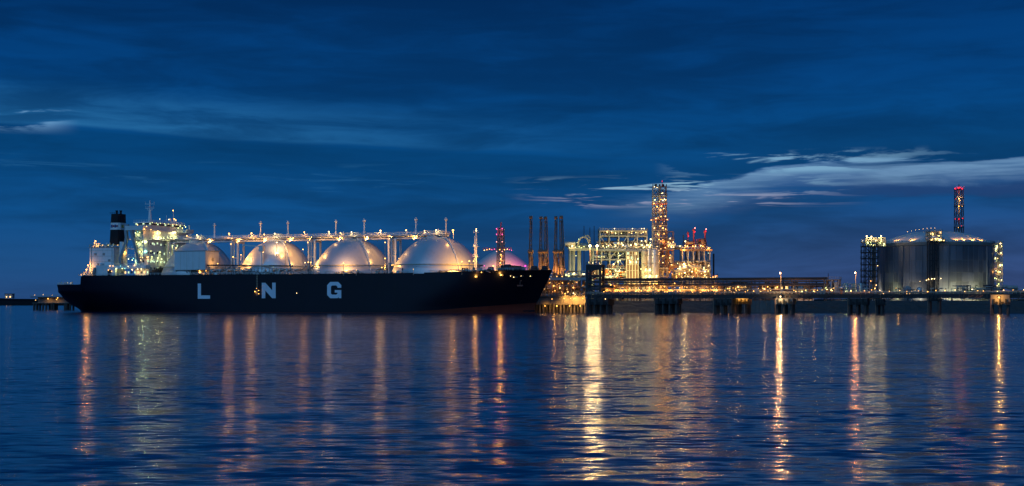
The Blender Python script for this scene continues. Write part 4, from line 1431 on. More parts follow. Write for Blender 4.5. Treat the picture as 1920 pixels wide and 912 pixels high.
# distant mooring platform at the far left
fd = Thing('mooring_platform', 'small distant mooring platform with warm lights left of the stern', 'platform', at=tuple(P(57, 581, 970)))
Y0 = 970.0
a, b2 = P(57, 556.5, Y0), P(140, 568, Y0)
fd.box('platform_deck', 'concrete', (a.x, Y0, a.z - .6), (b2.x, Y0 + 16, a.z))
fd.box('platform_face', 'concrete', (a.x + 4, Y0 + 3.5, b2.z), (b2.x, Y0 + 14, a.z - .6))
fd.box('platform_beam', 'concrete', (a.x + 1, Y0 + .5, b2.z - .4), (b2.x, Y0 + 14, b2.z))
for px in (62, 67, 79, 85, 95, 99, 120, 123, 130):
    x = P(px, 575, Y0).x
    for yy in (Y0 + 2, Y0 + 9):
        fd.tube('pile', 'wet_pile', (x, yy, -1.5), (x, yy, b2.z - .3), .75, 10)
fd.railing('steel_pale', [(a.x, Y0 + .3, a.z), (b2.x, Y0 + .3, a.z)], 1.2, 2.4, t=.16)
for px, py, kd, r_ in ((90, 560.5, 'flood_amber', .36), (106, 562, 'flood_amber', .28), (108, 559, 'amber', .3), (67, 563, 'warm', .18), (65, 553.5, 'amber', .2), (81, 553, 'warm', .18), (98, 553.5, 'amber', .18)):
    fd.lamp(kd, P(px, py, Y0 - .2 if py > 556 else Y0 + .6), r_, power=.15)
# two lights of a building on the far shore
fb = Thing('shore_house', 'tiny lit house on the dark far shore at the far left edge', 'house', at=tuple(P(15, 558, 2180)))
a, b2 = P(9, 553, 2180), P(23, 560, 2180)
fb.box('wall', 'grey_cladding', (a.x, 2180, b2.z), (b2.x, 2190, a.z + 1))
fb.box('roof', 'steel_dark', (a.x - .5, 2179, a.z + 1), (b2.x + .5, 2191, a.z + 1.8))
for px in (12, 19):
    fb.lamp('warm', P(px, 557, 2178), .7, power=0)

# ------------------------------------------------------------------ process plant on the shore
PD = 800.0
Q = lambda px, py, Y=PD: P(px, py, Y)
zq = lambda py, Y=PD: CAMH + (HZ - py) * Y / F
xq = lambda px, Y=PD: (px - 960) * Y / F


def PThing(name, label, cat, px, Y=PD, group=None):
    return Thing(name, label, cat, at=(xq(px, Y), Y, GZ), group=group)


# pale portal with twin columns at the left end
t = PThing('portal_frame', 'pale portal of thick twin columns with a goose neck pipe, left end of the plant', 'steel frame', 1090)
zt_ = zq(467)
for px, r_ in ((1070, 1.15), (1075.5, 1.0), (1085, .75), (1088, .6), (1107, .6)):
    t.tube('column', 'steel_pale', (xq(px), PD + (px % 3) * 2, GZ), (xq(px), PD + (px % 3) * 2, zt_), r_, 16)
d = t.box('deck', 'steel_pale', (xq(1066), PD - 1.6, zt_), (xq(1118), PD + 10, zt_ + .6))
t.railing('steel_pale', [(xq(1066), PD - 1.5, zt_ + .6), (xq(1118), PD - 1.5, zt_ + .6)], 1.2, 1.5, under=d, t=.14)
t.box('girder', 'steel_pale', (xq(1067), PD - 1.2, zt_ - 1.0), (xq(1118), PD - .8, zt_ - .02))
t.pipe('goose_neck', 'steel_pale', [Q(1083, 464), Q(1085, 452), Q(1088, 447), Q(1094, 444), Q(1101, 447), Q(1104, 454), Q(1104, 464)], .55, 10)
t.pipe('goose_neck', 'steel_pale', [Q(1094, 446, 803), Q(1098, 442, 803), Q(1103, 442, 803), Q(1106, 447, 803), Q(1107, 464, 803)], .45, 10)
fill(t, xq(1066), xq(1112), PD, PD + 7, zt_ + .6, zt_ + 3.0, 14, 50, mats=('steel_pale', 'pipe_silver'))
for px, py, r_ in ((1073, 461.5, .44), (1068, 465, .2), (1079, 464, .2), (1086, 463, .24), (1090, 465, .2), (1095, 463, .22), (1082, 455, .16), (1085, 449, .16)):
    t.lamp('white' if r_ > .4 else 'green', Q(px, py, PD - 2), r_, glare=True, power=1.0 if r_ > .4 else .28)
lamps(t, xq(1066), xq(1096), PD - 3, PD - 2, zq(520), zq(515), 8, 51, ('white', 'green'), .2, .32)
t.lamp('flood_green', Q(1072, 512, PD - 9), .30)
t.lamp('flood_green', Q(1080, 480, PD - 6), .22)

# two floodlight masts
for px, lab in ((1106, 'floodlight mast with a glaring lamp beside the pale portal'), (1119.5, 'second floodlight mast with a glaring lamp, nearer the long rack')):
    Y = 770.0
    m_ = Thing('floodlight_mast', lab, 'light mast', at=(xq(px, Y), Y, GZ), group='floodlight masts of the plant')
    zt2 = zq(461.5, Y)
    m_.tube('mast_pole', 'rust_brown', (xq(px, Y), Y, GZ), (xq(px, Y), Y, zt2), .3, 8)
    m_.box('lamp_bracket', 'steel_grey', (xq(px, Y) - .9, Y - .2, zt2 - .2), (xq(px, Y) + .9, Y + .2, zt2 + .1))
    m_.lamp('flood_bright', (xq(px, Y), Y - .7, zt2), .78, name='flood_lamp', glare=True)
for k, (px, py) in enumerate(((1095, 424), (1106, 427), (1114, 424), (1125, 436))):
    m_ = PThing('vent_pole', ['slim dark vent pole above the goose neck pipe', 'shorter slim vent pole between the two floodlight masts', 'tall slim vent pole right of the floodlight masts', 'short vent pole beside the upper rack deck'][k], 'pole', px, 812, 'slim vent poles of the plant')
    m_.tube('pole', 'steel_dark', (xq(px, 812), 812, GZ), (xq(px, 812), 812, zq(py, 812)), .2, 6)
    m_.tube('pole_foot', 'steel_dark', (xq(px, 812), 812, GZ), (xq(px, 812), 812, GZ + 12), .4, 8)

# main two level rack
t = PThing('process_rack', 'large pale two level process rack crowded with pipes and lights', 'steel frame', 1165)
za, zb_ = zq(467), zq(442)
x0, x1 = xq(1112), xq(1222)
frame(t, x0, x1, PD, PD + 14, [GZ, zq(505), zq(486), za], 8, 3, 'steel_pale', .75, decks=(za, zq(505)), seed=11, brace=.2, bm='steel_grey')
t.box('deck_girder', 'steel_grey', (x0 - 1, PD - .9, za - 1.4), (x1 + 9, PD - .5, za))
frame(t, xq(1125), xq(1213), PD + 1, PD + 12, [za, zb_, zq(432.5)], 6, 2, 'steel_pale', .7, decks=(zb_, zq(432.5)), seed=12, brace=.5, bm='steel_pale')
fill(t, xq(1126), xq(1212), PD + 1.5, PD + 10, zb_ + .2, zq(433), 70, 60, mats=('steel_pale', 'pipe_silver', 'rust_brown'), rmax=.4, vessels=.05)
fill(t, xq(1120), xq(1220), PD + 1, PD + 11, za + .2, zq(452), 140, 61, rmax=.4, vessels=.14)
fill(t, x0, x1, PD + 1, PD + 11, zq(485), za - 1, 70, 62, mats=('steel_pale', 'pipe_silver'), rmax=.4, vessels=.06)
fill(t, x0, x1, PD - 5, PD + 9, zq(524), zq(498), 230, 63, mats=('steel_pale', 'pipe_silver', 'rust_brown', 'orange_paint'), rmax=.45, vessels=.22)
lamps(t, xq(1128), xq(1212), PD - .4, PD + .5, zq(438), zq(434), 22, 64, ('warm', 'white', 'green'), .13, .22)
for px in (1152, 1186, 1203, 1208):
    t.lamp('white', Q(px, 429, PD + .5), .26)
lamps(t, xq(1125), xq(1221), PD - .5, PD + 5, zq(465), zq(453), 46, 65, ('white', 'green', 'warm', 'white'), .16, .34, power=3.0, glare=False)
for px, py, r_ in ((1168, 460, .46), (1183, 460, .42), (1193, 459, .44), (1204, 460, .42), (1213, 460, .4), (1220, 449, .42), (1141, 461, .36), (1220, 460, .34), (1203, 452, .34), (1210, 452, .3)):
    t.lamp('white', Q(px, py, PD - 1.2), r_, glare=True, power=.25)
lamps(t, xq(1098), xq(1160), PD - 6, PD - 1, zq(500), zq(490), 12, 66, ('white', 'green', 'white'), .2, .36)
lamps(t, xq(1100), xq(1222), PD - 7, PD - 1, zq(522), zq(502), 62, 67, ('white', 'warm', 'warm', 'amber', 'green'), .16, .32, power=3.0, glare=False)
lamps(t, xq(1158), xq(1200), PD - 1.5, PD - .5, zq(490), zq(475), 14, 68, ('green', 'white'), .18, .3)
for px, py in ((1150, 495), (1178, 500), (1205, 498), (1160, 475), (1195, 478)):
    t.lamp('flood_green', Q(px, py, PD - 4), .17)

for px, kd, r_ in ((1122, 'flood_green', .5), (1142, 'flood_green', .5), (1162, 'flood_green', .38), (1182, 'flood_amber', .5), (1203, 'flood_green', .34), (1226, 'flood_amber', .5), (1246, 'flood_amber', .55)):
    p_ = (xq(px, 776), 776, GZ + 8)                # floodlights added low in the yard to brighten the frames
    t.tube('flood_post', 'steel_grey', (p_[0], 776, GZ), p_, .2, 6)
    t.lamp(kd, p_, r_, name='flood_lamp', aim=(xq(px), PD + 2, zq(470)), power=1.5)
# white compressor building inside the rack
t = PThing('compressor_building', 'white clad compressor building with lit openings under the process rack', 'building', 1186, 792)
a, b2 = Q(1175, 472, 792), Q(1197, 524, 792)
t.box('wall', 'rust_brown', (a.x, 793, GZ), (b2.x, 799, a.z))
for i, px in enumerate((1176, 1183, 1190)):
    for j, py in enumerate((473, 481, 489)):
        p, q = Q(px, py, 792), Q(px + 4.6, py + 5.5, 792)
        if (i * 2 + j) % 3 != 2:
            w_ = t.box('window', ('window_green', 'glass_dark', 'window_warm')[(i + j * 2) % 3], (p.x, 792.88, q.z), (q.x, 792.97, p.z))
            t.box('window_frame', 'steel_grey', (p.x - .1, 792.8, q.z - .15), (q.x + .1, 792.98, q.z), under=w_)
for i in range(5):
    x = a.x + (b2.x - a.x) * i / 4
    t.box('wall_column', 'steel_pale', (x - .3, 792.6, GZ), (x + .3, 793.0, a.z))
for py in (478.5, 487, 497, 508):
    t.box('girt', 'steel_pale', (a.x, 792.7, zq(py, 792)), (b2.x, 792.99, zq(py, 792) + .3))
t.box('roof', 'steel_grey', (a.x - .4, 792.5, a.z), (b2.x + .4, 799.4, a.z + .4))
lamps(t, a.x, b2.x, 790.5, 792, zq(494, 792), zq(484, 792), 7, 70, ('white', 'green'), .2, .32)

# vertical vessels beside the tower
for k, (px, r_, py, m2) in enumerate(((1209, 1.9, 472, 'steel_pale'), (1217.5, 1.7, 468, 'pipe_silver'), (1228, 2.5, 470, 'pipe_silver'))):
    t = PThing('absorber_vessel', ['pale upright vessel with a yellow lit ladder, under the rack deck', 'slimmer silver upright vessel beside the tall tower', 'thick silver grey upright vessel at the foot of the tall tower'][k], 'vessel', px, 791, 'upright vessels at the tower foot')
    X_ = xq(px, 791)
    v = t.tube('shell', m2, (X_, 791, GZ), (X_, 791, zq(py, 791)), r_, 24)
    t.ball('head', m2, (X_, 791, zq(py, 791)), (r_, r_, r_ * .5), under=v)
    for py2 in (515, 495, 480):
        t.tube('stiffener_ring', m2, (X_, 791, zq(py2, 791)), (X_, 791, zq(py2, 791) + .3), r_ + .12, 24, under=v)
    t.tube('nozzle', m2, (X_, 788.0, zq(500, 791)), (X_, 791, zq(500, 791)), .5, 10, under=v)
    t.railing('emblem_yellow', [(X_ - .4, 788.2, GZ + i * 3.0) for i in range(2)], .3, 1, t=.1)
    t.lamp('green', (X_ - r_ - .5, 788.5, zq(505, 791)), .28)
    t.lamp('green', (X_ + r_ * .3, 788.0, zq(517, 791)), .28)

# the tall tower: two lattice shafts with platforms
t = PThing('distillation_tower', 'tallest lattice tower with two shafts, amber platforms and a red tip', 'tower', 1237, 797)
Y = 797.0
zt_ = zq(350, Y)
for px in (1230.3, 1243.7):
    lattice(t, xq(px, Y), Y + 2.0, GZ, zt_, 4.1, 3.5, 15, 'rust_brown' if px > 1240 else 'steel_grey', .16)
    t.tube('riser_column', 'steel_grey', (xq(px, Y), Y + 2, GZ), (xq(px, Y), Y + 2, zq(385, Y)), .5, 12)
    t.tube('stack_tip', 'steel_dark', (xq(px, Y), Y + 2, zt_), (xq(px, Y), Y + 2, zq(345, Y)), .8, 10)
    for q in (-1, 1):
        t.box('tip_post', 'steel_dark', (xq(px, Y) + q * 1.8 - .25, Y + .2, zt_), (xq(px, Y) + q * 1.8 + .25, Y + .7, zq(345.5, Y)))
t.tube('lightning_rod', 'red_paint', (xq(1241.5, Y), Y, zt_), (xq(1241.5, Y), Y, zq(338, Y)), .2, 6)
for i, py in enumerate((368, 383, 400, 413, 424, 433, 446, 458, 470, 484, 498)):
    z_ = zq(py, Y)
    wx = 17 if py == 413 else 14.2
    d = t.box('platform', 'orange_paint' if py in (413, 383) else 'steel_grey', (xq(1237 - wx, Y), Y - 1.0, z_), (xq(1237 + wx, Y), Y + 5, z_ + .22))
    t.railing('rust_brown', [(xq(1237 - wx, Y), Y - .9, z_ + .2), (xq(1237 + wx, Y), Y - .9, z_ + .2)], 1.2, 1.3, under=d, t=.13)
    rnd = random.Random(90 + i)
    for j in range(3 if py > 380 else 2):
        t.lamp(rnd.choice(('amber', 'warm', 'amber') if py > 375 else ('white', 'green')), (xq(1237 + rnd.uniform(-12, 12), Y), Y - 1.2, z_ + rnd.uniform(.8, 2.6)), rnd.uniform(.12, .3), under=d, glare=True, power=.35)
for px, py, kd, r_ in ((1227, 350.5, 'white', .26), (1232, 352, 'white', .2), (1228, 375, 'green', .34), (1243, 376, 'green', .36), (1246, 374, 'white', .3), (1226, 382, 'amber', .34), (1232, 388, 'amber', .36), (1240, 387, 'amber', .34), (1221, 413, 'warm', .22), (1251, 412, 'warm', .22),
                       (1227, 428, 'warm', .34), (1243, 428, 'warm', .34), (1235, 441, 'amber', .3), (1243, 450, 'flood_amber', .24), (1230, 410, 'warm', .3), (1241.5, 340, 'red', .18), (1237, 474, 'flood_amber', .2), (1246, 480, 'flood_amber', .18), (1234, 398, 'flood_amber', .14), (1240, 424, 'flood_amber', .16)):
    t.lamp(kd, Q(px, py, Y - 1.6), r_, glare=not kd.startswith('flood'), power=.32 if not kd.startswith('flood') else 1)
fill(t, xq(1238, Y), xq(1250, Y), Y - .5, Y + 4, zq(520, Y), zq(430, Y), 30, 91, mats=('orange_paint', 'rust_brown', 'red_paint', 'steel_pale'), rmax=.3, vessels=.04)
fill(t, xq(1224, Y), xq(1250, Y), Y - .5, Y + 4, zq(470, Y), zq(352, Y), 20, 92, mats=('rust_brown', 'steel_grey', 'pipe_silver'), rmax=.22, vessels=0)
fill(t, xq(1223, Y), xq(1252, Y), Y - 4, Y, GZ, zq(500, Y), 40, 93, rmax=.35, vessels=.1)

# stair frame right of the tower
t = PThing('stair_structure', 'narrow open stair frame with orange gear, right beside the tall tower', 'steel frame', 1257, 798)
x0, x1 = xq(1252, 798), xq(1263, 798)
frame(t, x0, x1, 798, 803, [GZ, zq(505, 798), zq(487, 798), zq(468, 798), zq(450, 798), zq(434, 798)], 2, 2, 'rust_brown', .35, decks=(zq(468, 798), zq(450, 798)), seed=14, brace=.9)
fill(t, x0, x1, 798, 802, zq(520, 798), zq(468, 798), 40, 95, mats=('rust_brown', 'orange_paint', 'steel_grey'), rmax=.3)
fill(t, x0, x1 - 1, 798, 802, zq(466, 798), zq(447, 798), 16, 96, rmax=.3, vessels=.2)
lamps(t, x0, x1, 796.6, 798, zq(464, 798), zq(446, 798), 12, 97, ('white', 'warm', 'amber'), .16, .3)
lamps(t, x0, x1, 796.6, 798, zq(516, 798), zq(470, 798), 10, 98, ('amber', 'warm'), .14, .22)
# bridge deck between tower and right module
t = PThing('pipe_bridge', 'short dark elevated pipe bridge joining the tall tower to the red vent unit', 'pipe bridge', 1272, 799)
t.box('deck', 'steel_dark', (xq(1263.5, 799), 799, zq(468, 799)), (xq(1279, 799), 803, zq(464.5, 799)))
t.tube('line_pipe', 'steel_grey', (xq(1263.5, 799), 800, zq(464, 799)), (xq(1279, 799), 800, zq(464, 799)), .35, 8)
t.railing('steel_grey', [(xq(1263.5, 799), 799.1, zq(464.5, 799)), (xq(1279, 799), 799.1, zq(464.5, 799))], 1.2, 1.4, t=.12)
t.lamp('white', Q(1275, 462, 798), .22)

# right module with red vent stacks
t = PThing('vent_unit', 'open steel unit with amber deck lights and red vent stacks', 'steel frame', 1305)
x0, x1 = xq(1280), xq(1331)
zd = zq(467.5)
frame(t, x0, x1, PD, PD + 12, [GZ, zq(505), zd], 6, 3, 'steel_pale', .55, decks=(zd,), seed=15, brace=.15, bm='rust_brown')
t.box('deck_girder', 'rust_brown', (x0 - 1.4, PD - 1.2, zd - 1.2), (x1 + 1.4, PD - .8, zd))
for px, py, m2, r_ in ((1291.5, 434, 'red_paint', .3), (1302.5, 428, 'red_paint', .42), (1324, 431, 'red_paint', .42), (1283, 440, 'steel_dark', .18), (1314, 447, 'red_paint', .25)):
    v = t.tube('vent_stack', m2, (xq(px), PD + 4, zd), (xq(px), PD + 4, zq(py)), r_, 10)
    t.tube('stack_head', m2, (xq(px), PD + 4, zq(py) - 1.6), (xq(px), PD + 4, zq(py) - .4), r_ * 2, 10, under=v)
    for q in (-1, 1):
        t.tube('guy_strut', m2, (xq(px) + q * 1.6, PD + 3, zd), (xq(px), PD + 4, zd + (zq(py) - zd) * .6), .14, 5, under=v)
for px, py, kd, r_ in ((1303, 428, 'red_pale', .34), (1302.5, 435, 'red', .36), (1324, 430, 'red_pale', .34), (1323, 434, 'red', .34), (1291, 443, 'red', .24), (1285, 453, 'white', .42), (1285, 461, 'amber', .36), (1289, 462, 'warm', .34), (1299, 462, 'amber', .36), (1304, 462, 'warm', .34), (1314, 461, 'warm', .38), (1318, 462, 'amber', .3),
                       (1328.5, 466, 'amber', .46), (1282, 468.5, 'flood_amber', .34), (1283, 494, 'white', .44), (1284, 512, 'white', .42), (1275, 462, 'white', .3), (1328, 475, 'teal', .2), (1300, 496, 'warm', .34), (1310, 503, 'white', .34), (1327, 508, 'white', .3), (1305, 513, 'white', .3)):
    t.lamp(kd, Q(px, py, PD - 1.5), r_, glare=True, power=.9 if r_ > .4 else .3)
fill(t, x0 + 2, x1 - 2, PD + 1, PD + 9, zd + .2, zq(449), 34, 101, mats=('red_paint', 'rust_brown', 'steel_grey'), rmax=.3, vessels=.12)
fill(t, xq(1264), x1, PD - 4, PD + 9, zq(524), zq(490), 200, 102, mats=('steel_pale', 'pipe_silver', 'rust_brown'), rmax=.4, vessels=.2)
fill(t, x0, x1, PD + 1, PD + 9, zq(492), zd - 1.2, 16, 103, mats=('steel_pale', 'rust_brown'), rmax=.25, vessels=0)
lamps(t, xq(1266), x1, PD - 6, PD - 1, zq(522), zq(492), 56, 104, ('white', 'warm', 'amber', 'white'), .15, .30, power=3.0, glare=False)
for px in (1338, 1345):
    m_ = PThing('vent_pole', 'slim dark pole standing alone right of the red vent unit' if px == 1338 else 'short thin pole at the end of the low lit deck', 'pole', px, 812, 'slim vent poles of the plant')
    zt2 = zq(476 if px == 1338 else 514, 812)
    m_.tube('pole', 'steel_dark', (xq(px, 812), 812, GZ), (xq(px, 812), 812, zt2), .5 if px == 1338 else .25, 8)
    m_.tube('pole_foot', 'steel_dark', (xq(px, 812), 812, GZ), (xq(px, 812), 812, GZ + 6), .8, 8)
v = [o for o in bpy.data.objects if o.name.startswith('vent_unit')][0]
for px in (1284, 1304, 1324):  # more added floodlights, brightening the vent unit from the front
    p_ = (xq(px, 778), 778, GZ + 8)
    t2 = Thing.__new__(Thing)
    t2.o, t2.base = v, Vector(v.location)
    t2.tube('flood_post', 'steel_grey', (p_[0], 778, GZ), p_, .2, 6)
    t2.lamp('flood_amber', p_, .45, name='flood_lamp', aim=(xq(px), PD + 2, zq(475)), power=1.4)
t = PThing('pump_deck', 'low amber lit pump deck just right of the red vent unit', 'platform', 1338, 802)
t.box('deck', 'steel_pale', (xq(1332.5, 802), 802, zq(522, 802)), (xq(1346, 802), 808, zq(520, 802)))
for px in (1334, 1340, 1345):
    t.box('column', 'steel_grey', (xq(px, 802) - .2, 803, GZ), (xq(px, 802) + .2, 803.4, zq(522, 802)))
t.railing('orange_paint', [(xq(1332.5, 802), 802.1, zq(520, 802)), (xq(1346, 802), 802.1, zq(520, 802))], 1.1, 1.3, t=.12)
lamps(t, xq(1333, 802), xq(1346, 802), 801, 801.8, zq(520, 802), zq(517.5, 802), 5, 105, ('warm', 'amber'), .14, .22)

# low shore buildings seen under and over the roadway
BLD = [(1340, 1356, 538, 552, 742, 'low shore building with a row of amber windows behind the pipe rack', 'grey_cladding', 'window_warm', 4),
       (1358, 1372, 534, 552, 744, 'dark shore building with one pale door behind the rack', 'steel_dark', 'window_green', 2),
       (1376, 1400, 530, 552, 742, 'brown shore shed with amber lights left of the street lamp', 'rust_brown', 'window_warm', 5),
       (1428, 1446, 535, 552, 738, 'dark shore hut with small lit windows left of the street lamp', 'steel_dark', 'window_warm', 3),
       (1450, 1480, 532, 552, 738, 'wide dark shore shed directly behind the street lamp', 'steel_dark', 'window_warm', 3),
       (1490, 1506, 536, 552, 732, 'pale grey shore building beside a dark post, right of the street lamp', 'grey_cladding', 'window_warm', 3),
       (1509, 1526, 536, 552, 732, 'bluish shore building second right of the street lamp', 'grey_cladding', 'window_green', 3)]
for k, (x0, x1, ya, yb, Y, lab, m2, wm_, nw_) in enumerate(BLD):
    Y += 42
    t = PThing('shore_building', lab, 'building', x0, Y, 'low buildings on the shore')
    a, b2 = P(x0, ya, Y), P(x1, yb, Y)
    yf = Y - 40
    t.box('wall', m2, (a.x, yf + 40, GZ), (b2.x, yf + 50, a.z))
    t.box('roof', 'steel_dark', (a.x - .4, yf + 39.5, a.z), (b2.x + .4, yf + 50.4, a.z + .5))
    for i in range(nw_):
        x = a.x + (b2.x - a.x) * (i + .25) / nw_
        w_ = t.box('window', wm_, (x, yf + 39.88, a.z - 3.2), (x + (b2.x - a.x) / nw_ * .5, yf + 39.97, a.z - 1.6))
        t.box('sill', 'steel_grey', (x - .1, yf + 39.8, a.z - 3.4), (x + (b2.x - a.x) / nw_ * .5 + .1, yf + 39.97, a.z - 3.2), under=w_)
    t.lamp('amber', ((a.x + b2.x) / 2, yf + 38.5, GZ + 3.0), .34)
    t.lamp('amber', (a.x, yf + 38.5, GZ + 4.0), .24)
# lit wall below the roadway and a shore fence
t = PThing('quay_wall', 'amber lit concrete quay wall low behind the roadway', 'wall', 1420, 735)
a, b2 = P(1396, 558, 735), P(1452, 566, 735)
for i in range(8):
    x = a.x + (b2.x - a.x) * i / 8
    t.box('wall_panel', 'concrete', (x + .04, 735 + .1 * (i % 2), -1), (x + (b2.x - a.x) / 8 - .04, 737, a.z))
for px in (1405, 1421, 1437):
    t.lamp('flood_amber', P(px, 556, 729), .22)

# ------------------------------------------------------------------ storage tank at the right
TD = 852.0
TX = xq(1753, TD)
TR = 34.4
zr_ = zq(459, TD)
zt_ = zq(433.5, TD)
st_ = Thing('storage_tank', 'huge domed concrete gas storage tank with streaked grey walls', 'storage tank', at=(TX, TD, GZ))
wall = st_.lathe('wall', 'concrete_tank', (TX, TD), [(TR, zr_ - 1.6), (TR, GZ)], 96)
st_.lathe('ring_beam', 'concrete', (TX, TD), [(TR - .5, zr_ + .35), (TR + .45, zr_ + .3), (TR + .45, zr_ - 1.5), (TR, zr_ - 1.7)], 96, smooth=False)
dome = st_.lathe('dome_roof', 'dome_grey', (TX, TD), [(TR * i / 16, zr_ + .3 + (zt_ - zr_ - .3) * (1 - (i / 16) ** 2)) for i in range(17)], 96)
for i in range(24):                              # roof ribs
    a_ = 2 * pi * i / 24
    st_.pipe('roof_rib', 'dome_grey', [(TX + TR * q * cos(a_), TD + TR * q * sin(a_), zr_ + .42 + (zt_ - zr_ - .3) * (1 - q * q)) for q in (.2, .4, .6, .8, .98)], .12, 4, under=dome)
for zz in (zq(511, TD - TR), zq(529, TD - TR), zq(488, TD - TR)):
    st_.lathe('lift_joint', 'concrete', (TX, TD), [(TR, zz + .12), (TR + .06, zz + .1), (TR + .06, zz - .1), (TR, zz - .12)], 96, under=wall)
rows = [GZ, zq(529, TD - TR), zq(511, TD - TR), zq(488, TD - TR), zr_ - 1.75]
for i in range(28):                              # cast wall panels
    for j in range(4):
        am = -pi * (i + .5) / 28 + .0
        ab, ae = am + .004, am + pi / 28 - .004
        st_.lathe('wall_panel', 'concrete_tank', (TX, TD), [(TR, rows[j + 1] - .08), (TR + .05, rows[j + 1] - .13), (TR + .05, rows[j] + .13), (TR, rows[j] + .08)], 3, under=wall, a0=ab, a1=ae, smooth=False)
for i in range(28):
    a_ = -pi * (i + .5) / 28
    w_ = .25 if i % 7 else .9
    cs, sn = cos(a_), sin(a_)
    st_.bar('wall_seam' if i % 7 else 'buttress', 'concrete_tank', (TX + (TR + .02) * cs, TD + (TR + .02) * sn, GZ), (TX + (TR + .02) * cs, TD + (TR + .02) * sn, zr_ - 1.8), w_, w_, under=wall)
st_.railing('steel_grey', [(TX + (TR + .2) * cos(-pi * i / 40), TD + (TR + .2) * sin(-pi * i / 40), zr_ + .3) for i in range(41)], 1.2, 2.0, t=.14, name='rim_railing')
for px in (1677, 1702, 1733, 1782, 1797, 1817, 1838):
    u = (xq(px, TD - 20) - TX) / TR
    yy = TD - sqrt(max(0, 1 - u * u)) * (TR - 1.4)
    st_.lamp('flood_amber' if px in (1677, 1702, 1731, 1797, 1817) else 'amber', (TX + u * (TR - 1.4), yy, zr_ + 1.6), .26, power=1.5 if px not in (1782, 1838) else 6, aim=(TX + u * TR * .7, TD - 12, zt_))
pts = [(TX + TR * q * cos(-1.9), TD + TR * q * sin(-1.9), zr_ + .5 + (zt_ - zr_ - .3) * (1 - q * q)) for q in (0, .2, .4, .6, .8, .98)]
st_.railing('steel_grey', pts, 1.2, 2.0, t=.14, name='roof_stair')
for i in range(8):
    st_.lamp('warm', (TX - 18 + i * 2.4, TD - 4, zr_ + (zt_ - zr_) * (1 - ((-18 + i * 2.4) / TR) ** 2) + 1.6), .12)
# wash lamps round the foot
for px, kd in ((1653, 'flood_pale'), (1658, 'flood_pale'), (1668, 'flood_pale'), (1690, 'flood_green'), (1716, 'flood_pale'), (1770, 'flood_pale'), (1790, 'flood_green'), (1815, 'flood_pale'), (1840, 'flood_green')):
    u = (xq(px, TD - TR) - TX) / TR
    yy = TD - sqrt(max(0, 1 - u * u)) * TR - 9
    st_.lamp(kd, (TX + u * TR, yy, GZ + 2.6), .40, power=1.7, aim=(TX + u * TR, yy + 9, GZ + 3))
for px, py, kd, r_ in ((1737, 526, 'white', .26), (1741, 524, 'warm', .3), (1747, 523, 'white', .34), (1752, 523, 'white', .3), (1764, 522.5, 'white', .24), (1725, 528, 'white', .14), (1716, 544, 'warm', .26), (1680, 541, 'amber', .22), (1823, 543, 'white', .3)):
    st_.lamp(kd, P(px, py, TD - TR - 4.5), r_)
# lift and pump frame on the wall's middle
t = Thing('riser_structure', 'narrow dark pipe frame climbing the front of the storage tank', 'steel frame', at=(TX, TD - TR - 3, GZ))
yf = TD - TR - 4.2
Xa, Xb = xq(1742, yf), xq(1760, yf)
frame(t, Xa, Xb, yf, yf + 3.2, [GZ, GZ + 6, GZ + 12, GZ + 18, GZ + 24, GZ + 30, zr_ + .6], 3, 2, 'steel_dark', .5, decks=(GZ + 6,), seed=17, brace=.5, deck_m='steel_dark')
for i in range(4):
    t.tube('riser_pipe', 'steel_dark', (Xa + .9 + i * 1.4, yf + 1.4, GZ), (Xa + .9 + i * 1.4, yf + 1.4, zr_), .4, 8)
# roof pump platform
t = Thing('roof_platform', 'bright multi level pump platform at the rim, middle of the storage tank roof', 'platform', at=(TX, TD - TR + 1, zr_))
yf = TD - TR - 1.5
Xa, Xb = xq(1744, yf), xq(1771, yf)
frame(t, Xa, xq(1765, yf), yf, yf + 8, [zr_ + .4, zq(449, yf), zq(441, yf), zq(434.5, yf)], 5, 2, 'steel_pale', .4, decks=(zr_ + .6, zq(449, yf), zq(441, yf), zq(434.5, yf)), seed=18, brace=.4)
frame(t, xq(1765, yf), Xb, yf, yf + 7, [zr_ + .4, zq(450, yf)], 2, 2, 'steel_pale', .4, decks=(zr_ + .6,), seed=19, brace=.6)
fill(t, Xa, Xb, yf + .5, yf + 6, zr_ + .8, zq(449, yf), 36, 110, mats=('steel_pale', 'pipe_silver'))
fill(t, Xa, xq(1764, yf), yf + .5, yf + 6, zq(449, yf), zq(436, yf), 26, 111, mats=('steel_pale', 'pipe_silver'))
lamps(t, Xa, Xb, yf - .8, yf + 1, zr_ + 1.0, zq(448, yf), 20, 112, ('white', 'green', 'warm'), .16, .28)
lamps(t, Xa, xq(1765, yf), yf - .8, yf + 1, zq(447, yf), zq(435, yf), 16, 113, ('green', 'white', 'warm'), .15, .26)
